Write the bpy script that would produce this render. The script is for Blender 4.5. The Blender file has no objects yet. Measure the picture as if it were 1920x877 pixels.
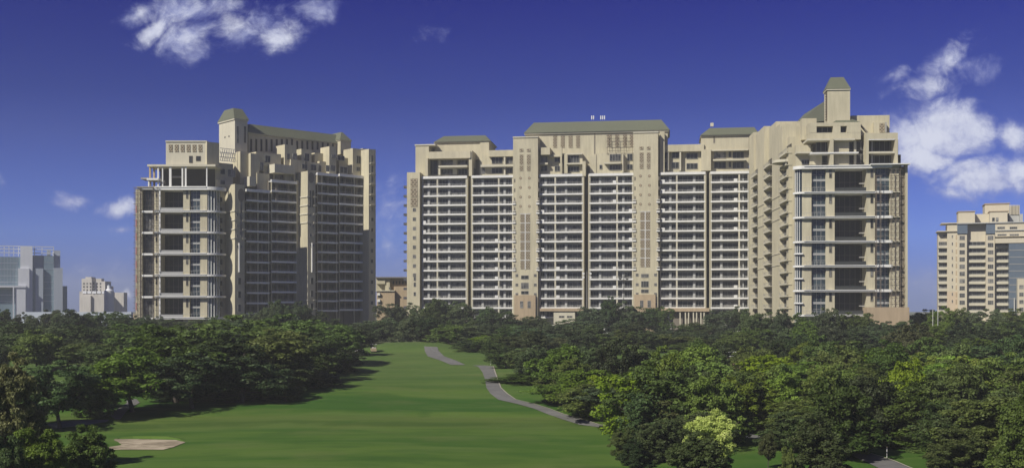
import bpy, math, random
import numpy as np
from mathutils import Vector
random.seed(7)
RNG = np.random.default_rng(11)
SC = bpy.context.scene
COL = SC.collection

# ------------------------------------------------------------------ camera, sky, sun, exposure
F = 2060.0            # focal length in photograph pixels (1920 wide)
CAMZ = 16.0
HOR = 577.0           # horizon row in the photograph
cam_d = bpy.data.cameras.new('camera')
cam = bpy.data.objects.new('camera', cam_d); COL.objects.link(cam)
cam.location = (0, 0, CAMZ); cam.rotation_euler = (math.radians(90), 0, 0)
cam_d.sensor_width = 36.0; cam_d.lens = 36.0 * F / 1920.0
cam_d.shift_y = (HOR - 438.5) / 1920.0
cam_d.clip_start = 0.5; cam_d.clip_end = 20000
SC.camera = cam

SUN_AZ, SUN_EL = math.radians(46.5), math.radians(39)     # azimuth to the left, measured from behind the camera
sdir = Vector((-math.sin(SUN_AZ) * math.cos(SUN_EL), -math.cos(SUN_AZ) * math.cos(SUN_EL), math.sin(SUN_EL)))
sun_d = bpy.data.lights.new('sun', 'SUN'); sun_d.energy = 4.3; sun_d.angle = math.radians(0.5)
sun_d.color = (1.0, 0.955, 0.87)
sun = bpy.data.objects.new('sun', sun_d); COL.objects.link(sun)
sun.rotation_euler = (-sdir).to_track_quat('-Z', 'Y').to_euler()

EXPO = 0.35
SC.view_settings.view_transform = 'Standard'; SC.view_settings.look = 'None'
SC.view_settings.exposure = EXPO; SC.view_settings.gamma = 1.0
SC.cycles.volume_bounces = 0
SC.cycles.max_bounces = 5
SC.cycles.use_denoising = True

class NT:
    """small helper for node trees"""
    def __init__(s, nt): s.nt = nt; s.n = nt.nodes; s.l = nt.links
    def node(s, t, **kw):
        n = s.n.new(t)
        for k, v in kw.items(): setattr(n, k, v)
        return n
    def put(s, sock, v):
        if isinstance(v, bpy.types.NodeSocket): s.l.new(v, sock)
        else: sock.default_value = v
    def m(s, op, a, b=None, c=None, clamp=False):
        n = s.node('ShaderNodeMath', operation=op, use_clamp=clamp)
        s.put(n.inputs[0], a)
        if b is not None: s.put(n.inputs[1], b)
        if c is not None: s.put(n.inputs[2], c)
        return n.outputs[0]
    def mapr(s, v, a, b, c=0.0, d=1.0, smooth=False):
        n = s.node('ShaderNodeMapRange', interpolation_type='SMOOTHSTEP' if smooth else 'LINEAR')
        s.put(n.inputs[0], v); s.put(n.inputs[1], a); s.put(n.inputs[2], b); s.put(n.inputs[3], c); s.put(n.inputs[4], d)
        return n.outputs[0]
    def mix(s, f, a, b, blend='MIX'):
        n = s.node('ShaderNodeMix', data_type='RGBA', blend_type=blend)
        s.put(n.inputs[0], f); s.put(n.inputs[6], a); s.put(n.inputs[7], b)
        return n.outputs[2]
    def noise(s, vec, scale, detail=4, rough=0.55, dist=0.0):
        n = s.node('ShaderNodeTexNoise'); s.put(n.inputs['Vector'], vec)
        n.inputs['Scale'].default_value = scale; n.inputs['Detail'].default_value = detail
        n.inputs['Roughness'].default_value = rough; n.inputs['Distortion'].default_value = dist
        return n.outputs['Fac']
    def ramp(s, v, stops):
        n = s.node('ShaderNodeValToRGB'); s.put(n.inputs[0], v)
        cr = n.color_ramp
        while len(cr.elements) < len(stops): cr.elements.new(0.5)
        for e, (p, c) in zip(cr.elements, stops):
            e.position = p; e.color = (*c, 1)
        return n.outputs[0]

def build_world():
    w = bpy.data.worlds.new('World'); SC.world = w; w.use_nodes = True
    t = NT(w.node_tree); t.n.clear()
    sky = t.node('ShaderNodeTexSky', sky_type='NISHITA', sun_disc=False)
    sky.sun_elevation = SUN_EL; sky.sun_rotation = math.atan2(sdir.x, sdir.y)
    sky.air_density = 1.0; sky.dust_density = 0.3; sky.ozone_density = 3.0; sky.altitude = 200
    tc = t.node('ShaderNodeTexCoord')
    sep = t.node('ShaderNodeSeparateXYZ'); t.l.new(tc.outputs['Generated'], sep.inputs[0])
    x, y, z = sep.outputs
    # elevation dependent tint: deep indigo above, paler violet blue at the horizon
    tint = t.ramp(t.mapr(z, -0.02, 0.42), SKYTINT)
    base = t.mix(1.0, sky.outputs[0], tint, 'MULTIPLY')
    # cloud density over directions in front: gnomonic coordinates x/y, z/y
    ys = t.m('MAXIMUM', y, 0.05)
    u = t.m('DIVIDE', x, ys); v = t.m('DIVIDE', z, ys)
    cmb = t.node('ShaderNodeCombineXYZ'); t.put(cmb.inputs[0], u); t.put(cmb.inputs[1], v)
    warpn = t.node('ShaderNodeTexNoise'); t.put(warpn.inputs['Vector'], cmb.outputs[0]); warpn.inputs['Scale'].default_value = 14; warpn.inputs['Detail'].default_value = 3
    wv = t.node('ShaderNodeVectorMath', operation='MULTIPLY_ADD')
    sub = t.node('ShaderNodeVectorMath', operation='SUBTRACT'); t.l.new(warpn.outputs['Color'], sub.inputs[0]); sub.inputs[1].default_value = (.5, .5, .5)
    t.l.new(sub.outputs[0], wv.inputs[0]); wv.inputs[1].default_value = (.035, .03, 0); t.l.new(cmb.outputs[0], wv.inputs[2])
    P = wv.outputs[0]
    dens = None
    for cx, cy, rx, ry, rot, st in CLOUDS:
        mp = t.node('ShaderNodeMapping', vector_type='TEXTURE'); t.put(mp.inputs[0], P)
        mp.inputs[1].default_value = ((cx - 960) / F, (HOR - cy) / F, 0)
        mp.inputs[2].default_value = (0, 0, math.radians(rot)); mp.inputs[3].default_value = (rx / F, ry / F, 1)
        ln = t.node('ShaderNodeVectorMath', operation='LENGTH'); t.l.new(mp.outputs[0], ln.inputs[0])
        d = t.m('MULTIPLY', t.m('SUBTRACT', 1.0, ln.outputs['Value']), st)
        dens = d if dens is None else t.m('MAXIMUM', dens, d)
    dens = t.m('MAXIMUM', dens, -1.0)
    front = t.mapr(y, 0.3, 0.5)
    st_map = t.node('ShaderNodeMapping'); t.put(st_map.inputs[0], P); st_map.inputs[3].default_value = (1.0, 1.35, 1); st_map.inputs[2].default_value = (0, 0, 0.5)
    n1 = t.m('ADD', t.m('MULTIPLY', t.noise(st_map.outputs[0], 24, 10, 0.66, 0.5), .62), t.m('MULTIPLY', t.noise(P, 75, 8, 0.62, 0.2), .38))
    n2 = t.noise(P, 26, 9, 0.66)
    dd = t.m('ADD', dens, t.m('MULTIPLY', t.m('SUBTRACT', n1, 0.5), 3.3))
    a_front = t.m('MULTIPLY', t.mapr(dd, 0.0, 1.25, 0, 1, True), front)
    # clouds in the unseen sky, thickened to add fill light
    n3 = t.noise(tc.outputs['Generated'], 3.2, 8, 0.6, 0.3)
    a_back = t.m('MULTIPLY', t.mapr(n3, 0.48, 0.68, 0, 0.85, True), t.m('MULTIPLY', t.m('SUBTRACT', 1.0, front), t.mapr(z, 0.0, 0.15)))
    alpha = t.m('ADD', a_front, a_back, clamp=True)
    ccol = t.mix(t.mapr(t.m('ADD', t.m('MULTIPLY', t.m('SUBTRACT', n2, .5), 3.0), t.m('MULTIPLY', dd, 0.55)), -0.1, 1.1, 0, 1, True), (.27, .31, .60, 1), (.74, .77, .90, 1))
    ccs = t.node('ShaderNodeVectorMath', operation='SCALE'); t.l.new(ccol, ccs.inputs[0]); ccs.inputs['Scale'].default_value = .98 / SKYSTR / 2 ** EXPO
    col = t.mix(t.m('MULTIPLY', alpha, 0.92), base, ccs.outputs[0])
    bg = t.node('ShaderNodeBackground'); t.put(bg.inputs[0], col); bg.inputs[1].default_value = SKYSTR
    out = t.node('ShaderNodeOutputWorld'); t.l.new(bg.outputs[0], out.inputs[0])

SKYSTR = 0.08
SKYTINT = [(0.04, (.06, .17, .80)), (0.09, (.08, .19, .84)), (0.19, (.20, .30, .88)), (0.38, (.18, .20, .58)), (0.46, (.12, .14, .49)), (0.65, (.055, .065, .44)), (1.0, (.13, .13, .47))]
CLOUDS = [  # px, py, rx, ry, rotation, strength
    (365, 62, 78, 58, 20, 1.3), (355, 8, 140, 40, 0, 1.15), (300, 45, 80, 26, 35, 1.05), (440, 50, 95, 46, 15, 1.0), (265, 15, 60, 28, 20, .95),
    (525, 75, 64, 42, 30, 1.1), (598, 22, 56, 38, 20, 1.0),
    (1775, 240, 105, 72, 0, 2.5), (1698, 248, 62, 52, 0, 1.8), (1735, 290, 90, 50, 0, 1.9), (1850, 325, 130, 50, 0, 1.7), (1908, 248, 52, 36, 0, 1.5), (1910, 325, 90, 50, 0, 1.7), (1790, 362, 60, 24, 0, 1.0),
    (1775, 110, 84, 36, 40, 1.05), (1735, 165, 70, 32, 10, 1.0), (1830, 125, 60, 30, 0, .8), (1690, 150, 44, 24, 0, .6),
    (122, 370, 46, 20, 0, 1.35), (222, 388, 54, 22, 10, 1.3), (230, 427, 28, 12, 0, 1.0), (0, 345, 14, 14, 0, .5),
    (735, 385, 60, 85, 80, .42), (740, 460, 60, 60, 0, .32), (155, 505, 36, 22, 0, .5), (243, 545, 12, 16, 0, .9), (215, 500, 50, 36, 0, .3),
    (808, 62, 18, 9, 0, .12), (1735, 530, 40, 60, 0, .4)]
build_world()

# ------------------------------------------------------------------ helpers
def mat(name, col, rough=0.8, spec=0.3, fn=None):
    m = bpy.data.materials.new(name); m.use_nodes = True
    t = NT(m.node_tree); b = t.n['Principled BSDF']
    b.inputs['Base Color'].default_value = (*col, 1); b.inputs['Roughness'].default_value = rough
    b.inputs['Specular IOR Level'].default_value = spec
    if fn: fn(t, b)
    return m

def wallfn(col, amount=0.22, streak=True):
    def f(t, b):
        geo = t.node('ShaderNodeNewGeometry')
        mp = t.node('ShaderNodeMapping'); t.put(mp.inputs[0], geo.outputs['Position']); mp.inputs[3].default_value = (1, 1, .12)
        n1 = t.noise(mp.outputs[0], 0.9, 6, 0.65)
        n2 = t.noise(geo.outputs['Position'], 0.09, 3, 0.5)
        f1 = t.mapr(t.m('ADD', t.m('MULTIPLY', n1, .6), t.m('MULTIPLY', n2, .4)), 0.3, 0.7)
        dark = tuple(c * (1 - amount * 1.3) for c in col); lite = tuple(min(1, c * (1 + amount * .6)) for c in col)
        c = t.mix(f1, (*dark, 1), (*lite, 1))
        oi = t.node('ShaderNodeObjectInfo')
        c2 = t.mix(t.m('MULTIPLY', oi.outputs['Random'], .10), c, (*(x * .6 for x in col), 1))
        t.l.new(c2, b.inputs['Base Color'])
    return f

def glassfn(a, bcol):
    def f(t, b):
        oi = t.node('ShaderNodeObjectInfo')
        geo = t.node('ShaderNodeNewGeometry')
        n = t.noise(geo.outputs['Position'], 0.55, 3, 0.6)
        k = t.m('MULTIPLY', t.mapr(t.m('POWER', oi.outputs['Random'], 1.6), 0.25, 1.0), t.mapr(n, 0.35, 0.6))
        t.l.new(t.mix(k, (*a, 1), (*bcol, 1)), b.inputs['Base Color'])
    return f

CREAM = (.485, .44, .305)
M = {}
M['cream'] = mat('cream_plaster', CREAM, .85, .2, wallfn(CREAM))
M['cream2'] = mat('pale_cream_plaster', (.51, .475, .36), .85, .2, wallfn((.51, .475, .36), .12))
M['tan'] = mat('tan_stone', (.40, .30, .19), .85, .2, wallfn((.40, .31, .20), .2))
M['white'] = mat('white_paint', (.66, .65, .60), .7, .3, wallfn((.66, .65, .60), .12))
M['fascia'] = mat('grazing_light_fascia_paint', (.82, .81, .75), .7, .3, wallfn((.80, .79, .73), .10))  # paler than the white paint, standing in for grazing sun on the wing
M['greywhite'] = mat('grey_white_paint', (.38, .38, .35), .8, .2, wallfn((.38, .38, .35), .15))  # darkened so that balcony back walls read as deeper shade
M['glass'] = mat('dark_window_glass', (.02, .025, .03), .3, .35, glassfn((.024, .026, .025), (.26, .25, .22)))
M['glassdark'] = mat('shade_darkened_glass', (.018, .018, .016), .35, .3)  # darker copy of the window glass with recess shade in its colour
M['glassblue'] = mat('blue_window_glass', (.03, .05, .07), .2, .5, glassfn((.018, .028, .032), (.07, .095, .10)))
M['dark'] = mat('opening_shade_and_dark_paint', (.045, .042, .038), .9, .1)  # paints the shade inside openings, also used for dark fittings
M['slot'] = mat('recess_shade_and_brown_paint', (.17, .15, .12), .9, .1)  # paints the shade of recesses and interiors, also brown frames and beams
M['frame'] = mat('window_frame_metal', (.30, .29, .26), .5, .4)
M['rail'] = mat('railing_metal', (.30, .30, .28), .5, .5)
M['railglass'] = mat('railing_glass', (.045, .048, .045), .45, .2)
M['roof'] = mat('green_roof_sheet', (.125, .132, .085), .6, .3, wallfn((.125, .132, .085), .10))
M['jali'] = mat('lattice_stone', (.42, .36, .25), .9, .1)
M['jaliback'] = mat('lattice_backing', (.13, .105, .075), .9, .1)
M['scaf'] = mat('scaffold_bamboo', (.16, .13, .10), .8, .2)
M['net'] = mat('pink_scaffold_board', (.42, .22, .18), .9, .1)
M['concrete'] = mat('bare_concrete', (.30, .28, .25), .9, .1, wallfn((.30, .28, .25), .2))

class MB:
    def __init__(s): s.v = []; s.f = []; s.m = []
    def hexa(s, p, mi=0):
        b = len(s.v); s.v += [tuple(q) for q in p]
        for q in ((0, 3, 2, 1), (4, 5, 6, 7), (0, 1, 5, 4), (1, 2, 6, 5), (2, 3, 7, 6), (3, 0, 4, 7)):
            s.f.append(tuple(b + i for i in q)); s.m.append(mi)
    def box(s, x0, x1, y0, y1, z0, z1, mi=0):
        if x1 < x0: x0, x1 = x1, x0
        if z1 < z0: z0, z1 = z1, z0
        if y1 < y0: y0, y1 = y1, y0
        s.hexa([(x0, y0, z0), (x1, y0, z0), (x1, y1, z0), (x0, y1, z0), (x0, y0, z1), (x1, y0, z1), (x1, y1, z1), (x0, y1, z1)], mi)
    def frustum(s, x0, x1, y0, y1, z0, z1, ix, iy, mi=0, ix2=None):
        ix2 = ix if ix2 is None else ix2
        s.hexa([(x0, y0, z0), (x1, y0, z0), (x1, y1, z0), (x0, y1, z0), (x0 + ix, y0 + iy, z1), (x1 - ix2, y0 + iy, z1), (x1 - ix2, y1 - iy, z1), (x0 + ix, y1 - iy, z1)], mi)
    def bar(s, a, b, r, mi=0, n=4, r2=None):
        a = Vector(a); b = Vector(b); r2 = r if r2 is None else r2
        d = (b - a).normalized(); up = Vector((0, 0, 1)) if abs(d.z) < .9 else Vector((1, 0, 0))
        e1 = d.cross(up).normalized(); e2 = d.cross(e1)
        k = len(s.v)
        for c, rr in ((a, r), (b, r2)):
            for i in range(n):
                t = 2 * math.pi * (i + .5) / n
                s.v.append(tuple(c + e1 * math.cos(t) * rr + e2 * math.sin(t) * rr))
        for i in range(n):
            j = (i + 1) % n
            s.f.append((k + i, k + j, k + n + j, k + n + i)); s.m.append(mi)
        s.f.append(tuple(k + n - 1 - i for i in range(n))); s.m.append(mi)
        s.f.append(tuple(k + n + i for i in range(n))); s.m.append(mi)
    def arcprism(s, cx, cy, r, a0, a1, z0, z1, mi=0, n=10, r_in=0.0):
        """solid sector of a cylinder"""
        k = len(s.v)
        pts = [(cx + r * math.cos(a0 + (a1 - a0) * i / n), cy + r * math.sin(a0 + (a1 - a0) * i / n)) for i in range(n + 1)]
        if r_in > 0: pts += [(cx + r_in * math.cos(a1 + (a0 - a1) * i / n), cy + r_in * math.sin(a1 + (a0 - a1) * i / n)) for i in range(n + 1)]
        else: pts.append((cx, cy))
        N = len(pts)
        s.v += [(x, y, z0) for x, y in pts] + [(x, y, z1) for x, y in pts]
        for i in range(N):
            j = (i + 1) % N
            s.f.append((k + i, k + j, k + N + j, k + N + i)); s.m.append(mi)
        s.f.append(tuple(k + N - 1 - i for i in range(N))); s.m.append(mi)
        s.f.append(tuple(k + N + i for i in range(N))); s.m.append(mi)
    def mesh(s, name, mats):
        me = bpy.data.meshes.new(name); me.from_pydata(s.v, [], s.f)
        for mm in mats: me.materials.append(mm)
        if len(mats) > 1:
            me.polygons.foreach_set('material_index', s.m)
        me.update()
        return me

def tag(o, label=None, cat=None, group=None, kind=None):
    if label: o['label'] = label
    if cat: o['category'] = cat
    if group: o['group'] = group
    if kind: o['kind'] = kind
    return o

def link(name, me, parent=None, loc=(0, 0, 0), rz=0.0):
    o = bpy.data.objects.new(name, me); COL.objects.link(o)
    if parent is not None: o.parent = parent
    o.location = loc
    if rz: o.rotation_euler = (0, 0, rz)
    return o

def empty(name, loc, rz=0.0):
    o = bpy.data.objects.new(name, None); COL.objects.link(o); o.location = loc; o.rotation_euler = (0, 0, rz)
    o.empty_display_size = 1
    return o

# ------------------------------------------------------------------ ground
PROF = [(0, 0), (100, 0), (140, .1), (147.6, .12), (149.6, .62), (157.6, .60), (160, 1.1), (176, 1.0), (184, 1.25), (191, 1.75), (205, 1.8), (214, 2.25), (226, 2.3),
        (236, 2.95), (248, 3.0), (258, 3.75), (270, 3.85), (282, 4.5), (296, 4.75), (303, 5.0), (320, 5.2), (20000, 5.2)]
def gz(x, y):
    p = float(np.interp(y, [a for a, _ in PROF], [b for _, b in PROF]))
    # raised tee at the far end of the fairway
    fx = max(0., min(1., (x + 41) / 6)) * max(0., min(1., (-14 - x) / 7)); fy = max(0., min(1., (y - 288) / 8)) * max(0., min(1., (322 - y) / 10))
    p += 1.25 * fx * fx * (3 - 2 * fx) * fy * fy * (3 - 2 * fy)
    fade = max(0., min(1., (500 - y) / 150))
    p += fade * (.18 * math.sin(x * .11 + y * .03) + .12 * math.sin(x * .05 - y * .09 + 1.3))
    # bank rising right of the cart path
    return p
def at_ground(px, py):
    k = (px - 960) / F; y = 150.0
    for _ in range(60):
        y += .5 * ((CAMZ - gz(k * y, y)) * F / (py - HOR) - y)
    return k * y, y

def build_ground():
    xs = np.concatenate([np.linspace(-2500, -260, 10), np.arange(-240, 241, 4.0), np.linspace(260, 2500, 10)])
    ys = np.concatenate([np.linspace(-600, 60, 8), np.arange(70, 340, 1.5), np.linspace(345, 560, 30), np.linspace(600, 3000, 12)])
    v = [(x, y, gz(x, y)) for y in ys for x in xs]; nx = len(xs)
    f = [(j * nx + i, j * nx + i + 1, (j + 1) * nx + i + 1, (j + 1) * nx + i) for j in range(len(ys) - 1) for i in range(nx - 1)]
    me = bpy.data.meshes.new('ground'); me.from_pydata(v, [], f)
    def fn(t, b):
        geo = t.node('ShaderNodeNewGeometry')
        sp = t.node('ShaderNodeSeparateXYZ'); t.l.new(geo.outputs['Position'], sp.inputs[0])
        mp = t.node('ShaderNodeMapping'); t.put(mp.inputs[0], geo.outputs['Position']); mp.inputs[3].default_value = (.030, .11, 0)
        n1 = t.noise(mp.outputs[0], 1.0, 5, .6, .6)
        mp2 = t.node('ShaderNodeMapping'); t.put(mp2.inputs[0], geo.outputs['Position']); mp2.inputs[3].default_value = (.35, 1.2, 1)
        n2 = t.noise(mp2.outputs[0], 1.0, 6, .7)
        n4 = t.noise(geo.outputs['Position'], .07, 4, .6)
        yw = t.m('ADD', sp.outputs[1], t.m('MULTIPLY', t.m('SUBTRACT', t.noise(mp.outputs[0], .7, 3), .5), 5))
        c = t.mix(t.mapr(n1, .40, .60), (.044, .105, .012, 1), (.088, .150, .022, 1))
        # richer mown tee between the two crests, drier grass on the steps and further up
        band = t.m('MULTIPLY', t.mapr(yw, 160, 163), t.mapr(yw, 184, 180))
        c = t.mix(t.m('MULTIPLY', band, .85), c, (.034, .100, .010, 1))
        dry = t.m('MULTIPLY', t.mapr(yw, 143, 147), t.mapr(yw, 160, 156))
        c = t.mix(t.m('MULTIPLY', dry, .6), c, (.12, .15, .034, 1))
        ln = t.m('MULTIPLY', t.mapr(yw, 146.2, 147.4), t.mapr(yw, 149.4, 148.6)); c = t.mix(t.m('MULTIPLY', ln, .6), c, (.028, .06, .010, 1))  # shade of the step face painted as a thin dark line
        mp3 = t.node('ShaderNodeMapping'); t.put(mp3.inputs[0], geo.outputs['Position']); mp3.inputs[3].default_value = (.06, .17, 0); n5 = t.noise(mp3.outputs[0], 1.0, 4, .6, .8)
        c = t.mix(t.mapr(n5, .52, .66, 0, .55), c, (.108, .158, .036, 1)); c = t.mix(t.mapr(n5, .46, .34, 0, .5), c, (.035, .085, .012, 1))
        up = t.mapr(yw, 186, 230)
        c = t.mix(t.m('MULTIPLY', up, .40), c, (.115, .150, .050, 1))
        c = t.mix(t.mapr(n4, .55, .72, 0, .5), c, (.13, .15, .045, 1))
        c = t.mix(t.m('MULTIPLY', n2, .5), c, (.035, .07, .014, 1))
        # bare earth and dry scrub away from the course
        far = t.m('MAXIMUM', t.mapr(yw, 318, 330), t.mapr(t.m('ABSOLUTE', sp.outputs[0]), 130, 170))
        c = t.mix(far, c, (.075, .085, .04, 1))
        t.l.new(c, b.inputs['Base Color'])
        bp = t.node('ShaderNodeBump'); bp.inputs['Strength'].default_value = .5; bp.inputs['Distance'].default_value = .06
        t.l.new(t.noise(geo.outputs['Position'], 5, 4, .7), bp.inputs['Height']); t.l.new(bp.outputs[0], b.inputs['Normal'])
    me.materials.append(mat('mown_grass', (.05, .1, .02), .95, .1, fn))
    me.polygons.foreach_set('use_smooth', [True] * len(f))
    o = link('ground', me); tag(o, 'rolling green golf fairway with mown bands and low grass steps', kind='structure')
build_ground()

def ribbon(name, rows, m, label, lift=.07, sub=5):
    """rows: (py, px_left, px_right) of the photograph, laid on the ground"""
    L = []
    for (y0, a0, b0), (y1, a1, b1) in zip(rows[:-1], rows[1:]):
        for i in range(sub):
            t = i / sub; L.append((y0 + (y1 - y0) * t, a0 + (a1 - a0) * t, b0 + (b1 - b0) * t))
    L.append(rows[-1])
    v = []; f = []; nc = 5
    for py, a, b in L:
        for k in range(nc):
            x, y = at_ground(a + (b - a) * k / (nc - 1), py); v.append((x, y, gz(x, y) + lift))
    for i in range(len(L) - 1):
        for k in range(nc - 1):
            f.append((i * nc + k, (i + 1) * nc + k, (i + 1) * nc + k + 1, i * nc + k + 1))
    me = bpy.data.meshes.new(name); me.from_pydata(v, [], f); me.materials.append(m)
    o = link(name, me); tag(o, label, kind='structure'); return o
def pathfn(t, b):
    geo = t.node('ShaderNodeNewGeometry')
    n = t.noise(geo.outputs['Position'], .35, 5, .65)
    t.l.new(t.mix(n, (.095, .092, .085, 1), (.20, .195, .18, 1)), b.inputs['Base Color'])
M['path'] = mat('worn_path_surface', (.18, .16, .14), .95, .1, pathfn)
M['kerb'] = mat('kerb_concrete', (.34, .31, .25), .9, .1)
P1 = [(655, 795, 820), (661, 798, 826), (668, 802, 833), (675, 824, 853), (684, 846, 873)]
P2 = [(685, 884, 908), (687, 893, 926), (698, 902, 929), (712, 907, 934), (727, 909, 940), (738, 916, 952), (749, 930, 968), (757, 965, 1002), (766, 998, 1030), (776, 1022, 1056), (786, 1050, 1092), (796, 1082, 1124), (801, 1120, 1150)]
P3 = [(846, 1588, 1606), (851, 1592, 1632), (857, 1602, 1652), (865, 1622, 1676), (877, 1646, 1704), (892, 1672, 1745)]
P4 = [(812, 1366, 1368), (815, 1364, 1412), (819, 1362, 1440), (822, 1410, 1452)]
P5 = [(786, 216, 226), (778, 204, 232), (770, 214, 238), (762, 228, 250), (755, 238, 262), (748, 236, 256)]
P6 = [(787, 150, 205), (791, 110, 200), (797, 82, 160), (803, 60, 110)]
ribbon('cart_path', P1, M['path'], 'short far stretch of pale cart path below the tee mound')
P2 = [(py, a + (b - a) * .10, b - (b - a) * .06) for py, a, b in P2]
ribbon('cart_path', P2, M['path'], 'winding cart path along the right edge of the fairway')
ribbon('cart_path', P3, M['path'], 'cart path cutting into the lower right corner behind the dark bush')
ribbon('cart_path', P4, M['path'], 'thin pale path crossing the small clearing beside the yellow bush')
ribbon('cart_path', P5[::-1], M['path'], 'pale path curving between the trees on the left')
ribbon('cart_path', P6[::-1], M['path'], 'shaded grey path passing under the spreading tree on the left')
for src, nm, off in ((P2, 'right', 1), (P3, 'right', 1)):
    ribbon('path_kerb', [(py, b, b + max(2.0, (py - 640) * .016)) for py, a, b in src], M['kerb'], 'pale edging strip along the right side of the %s' % ('winding cart path' if src is P2 else 'lower right cart path'), .11)
def sandfn(t, b):
    geo = t.node('ShaderNodeNewGeometry')
    mp = t.node('ShaderNodeMapping'); t.put(mp.inputs[0], geo.outputs['Position']); mp.inputs[3].default_value = (.2, .5, 1)
    n = t.noise(mp.outputs[0], 1.3, 6, .7, .8)
    t.l.new(t.mix(t.mapr(n, .35, .62), (.17, .14, .09, 1), (.44, .37, .26, 1)), b.inputs['Base Color'])
M['sand'] = mat('bunker_sand', (.33, .27, .18), .95, .1, sandfn)
ribbon('sand_bunker', [(823, 216, 262), (825, 213, 330), (829, 222, 348), (834, 228, 335), (838, 205, 326), (843, 200, 306)], M['sand'], 'pale sand bunker at the lower left of the fairway', .06)

def lip():
    line = [(214, 824.5), (224, 822.2), (250, 821.2), (285, 821.2), (315, 821.8), (336, 823.5), (349, 828.5)]
    v = []; f = []
    for i, (px, py) in enumerate(line):
        x, y = at_ground(px, py); q = (0, .6, 1, 1, 1, .5, 0)[i]
        for dy, dz in ((-.25, -.05), (-.05, .32 * q - .05), (.9, .28 * q - .05), (2.2, -.08)): v.append((x, y + dy, gz(x, y + dy) + dz))
    for i in range(len(line) - 1):
        for k in range(3): f.append((i * 4 + k, (i + 1) * 4 + k, (i + 1) * 4 + k + 1, i * 4 + k + 1))
    me = bpy.data.meshes.new('bunker_lip'); me.from_pydata(v, [], f); me.materials.append(bpy.data.materials['mown_grass'])
    tag(link('bunker_lip', me), 'low grassy lip along the back of the sand bunker', kind='structure')
lip()

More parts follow.
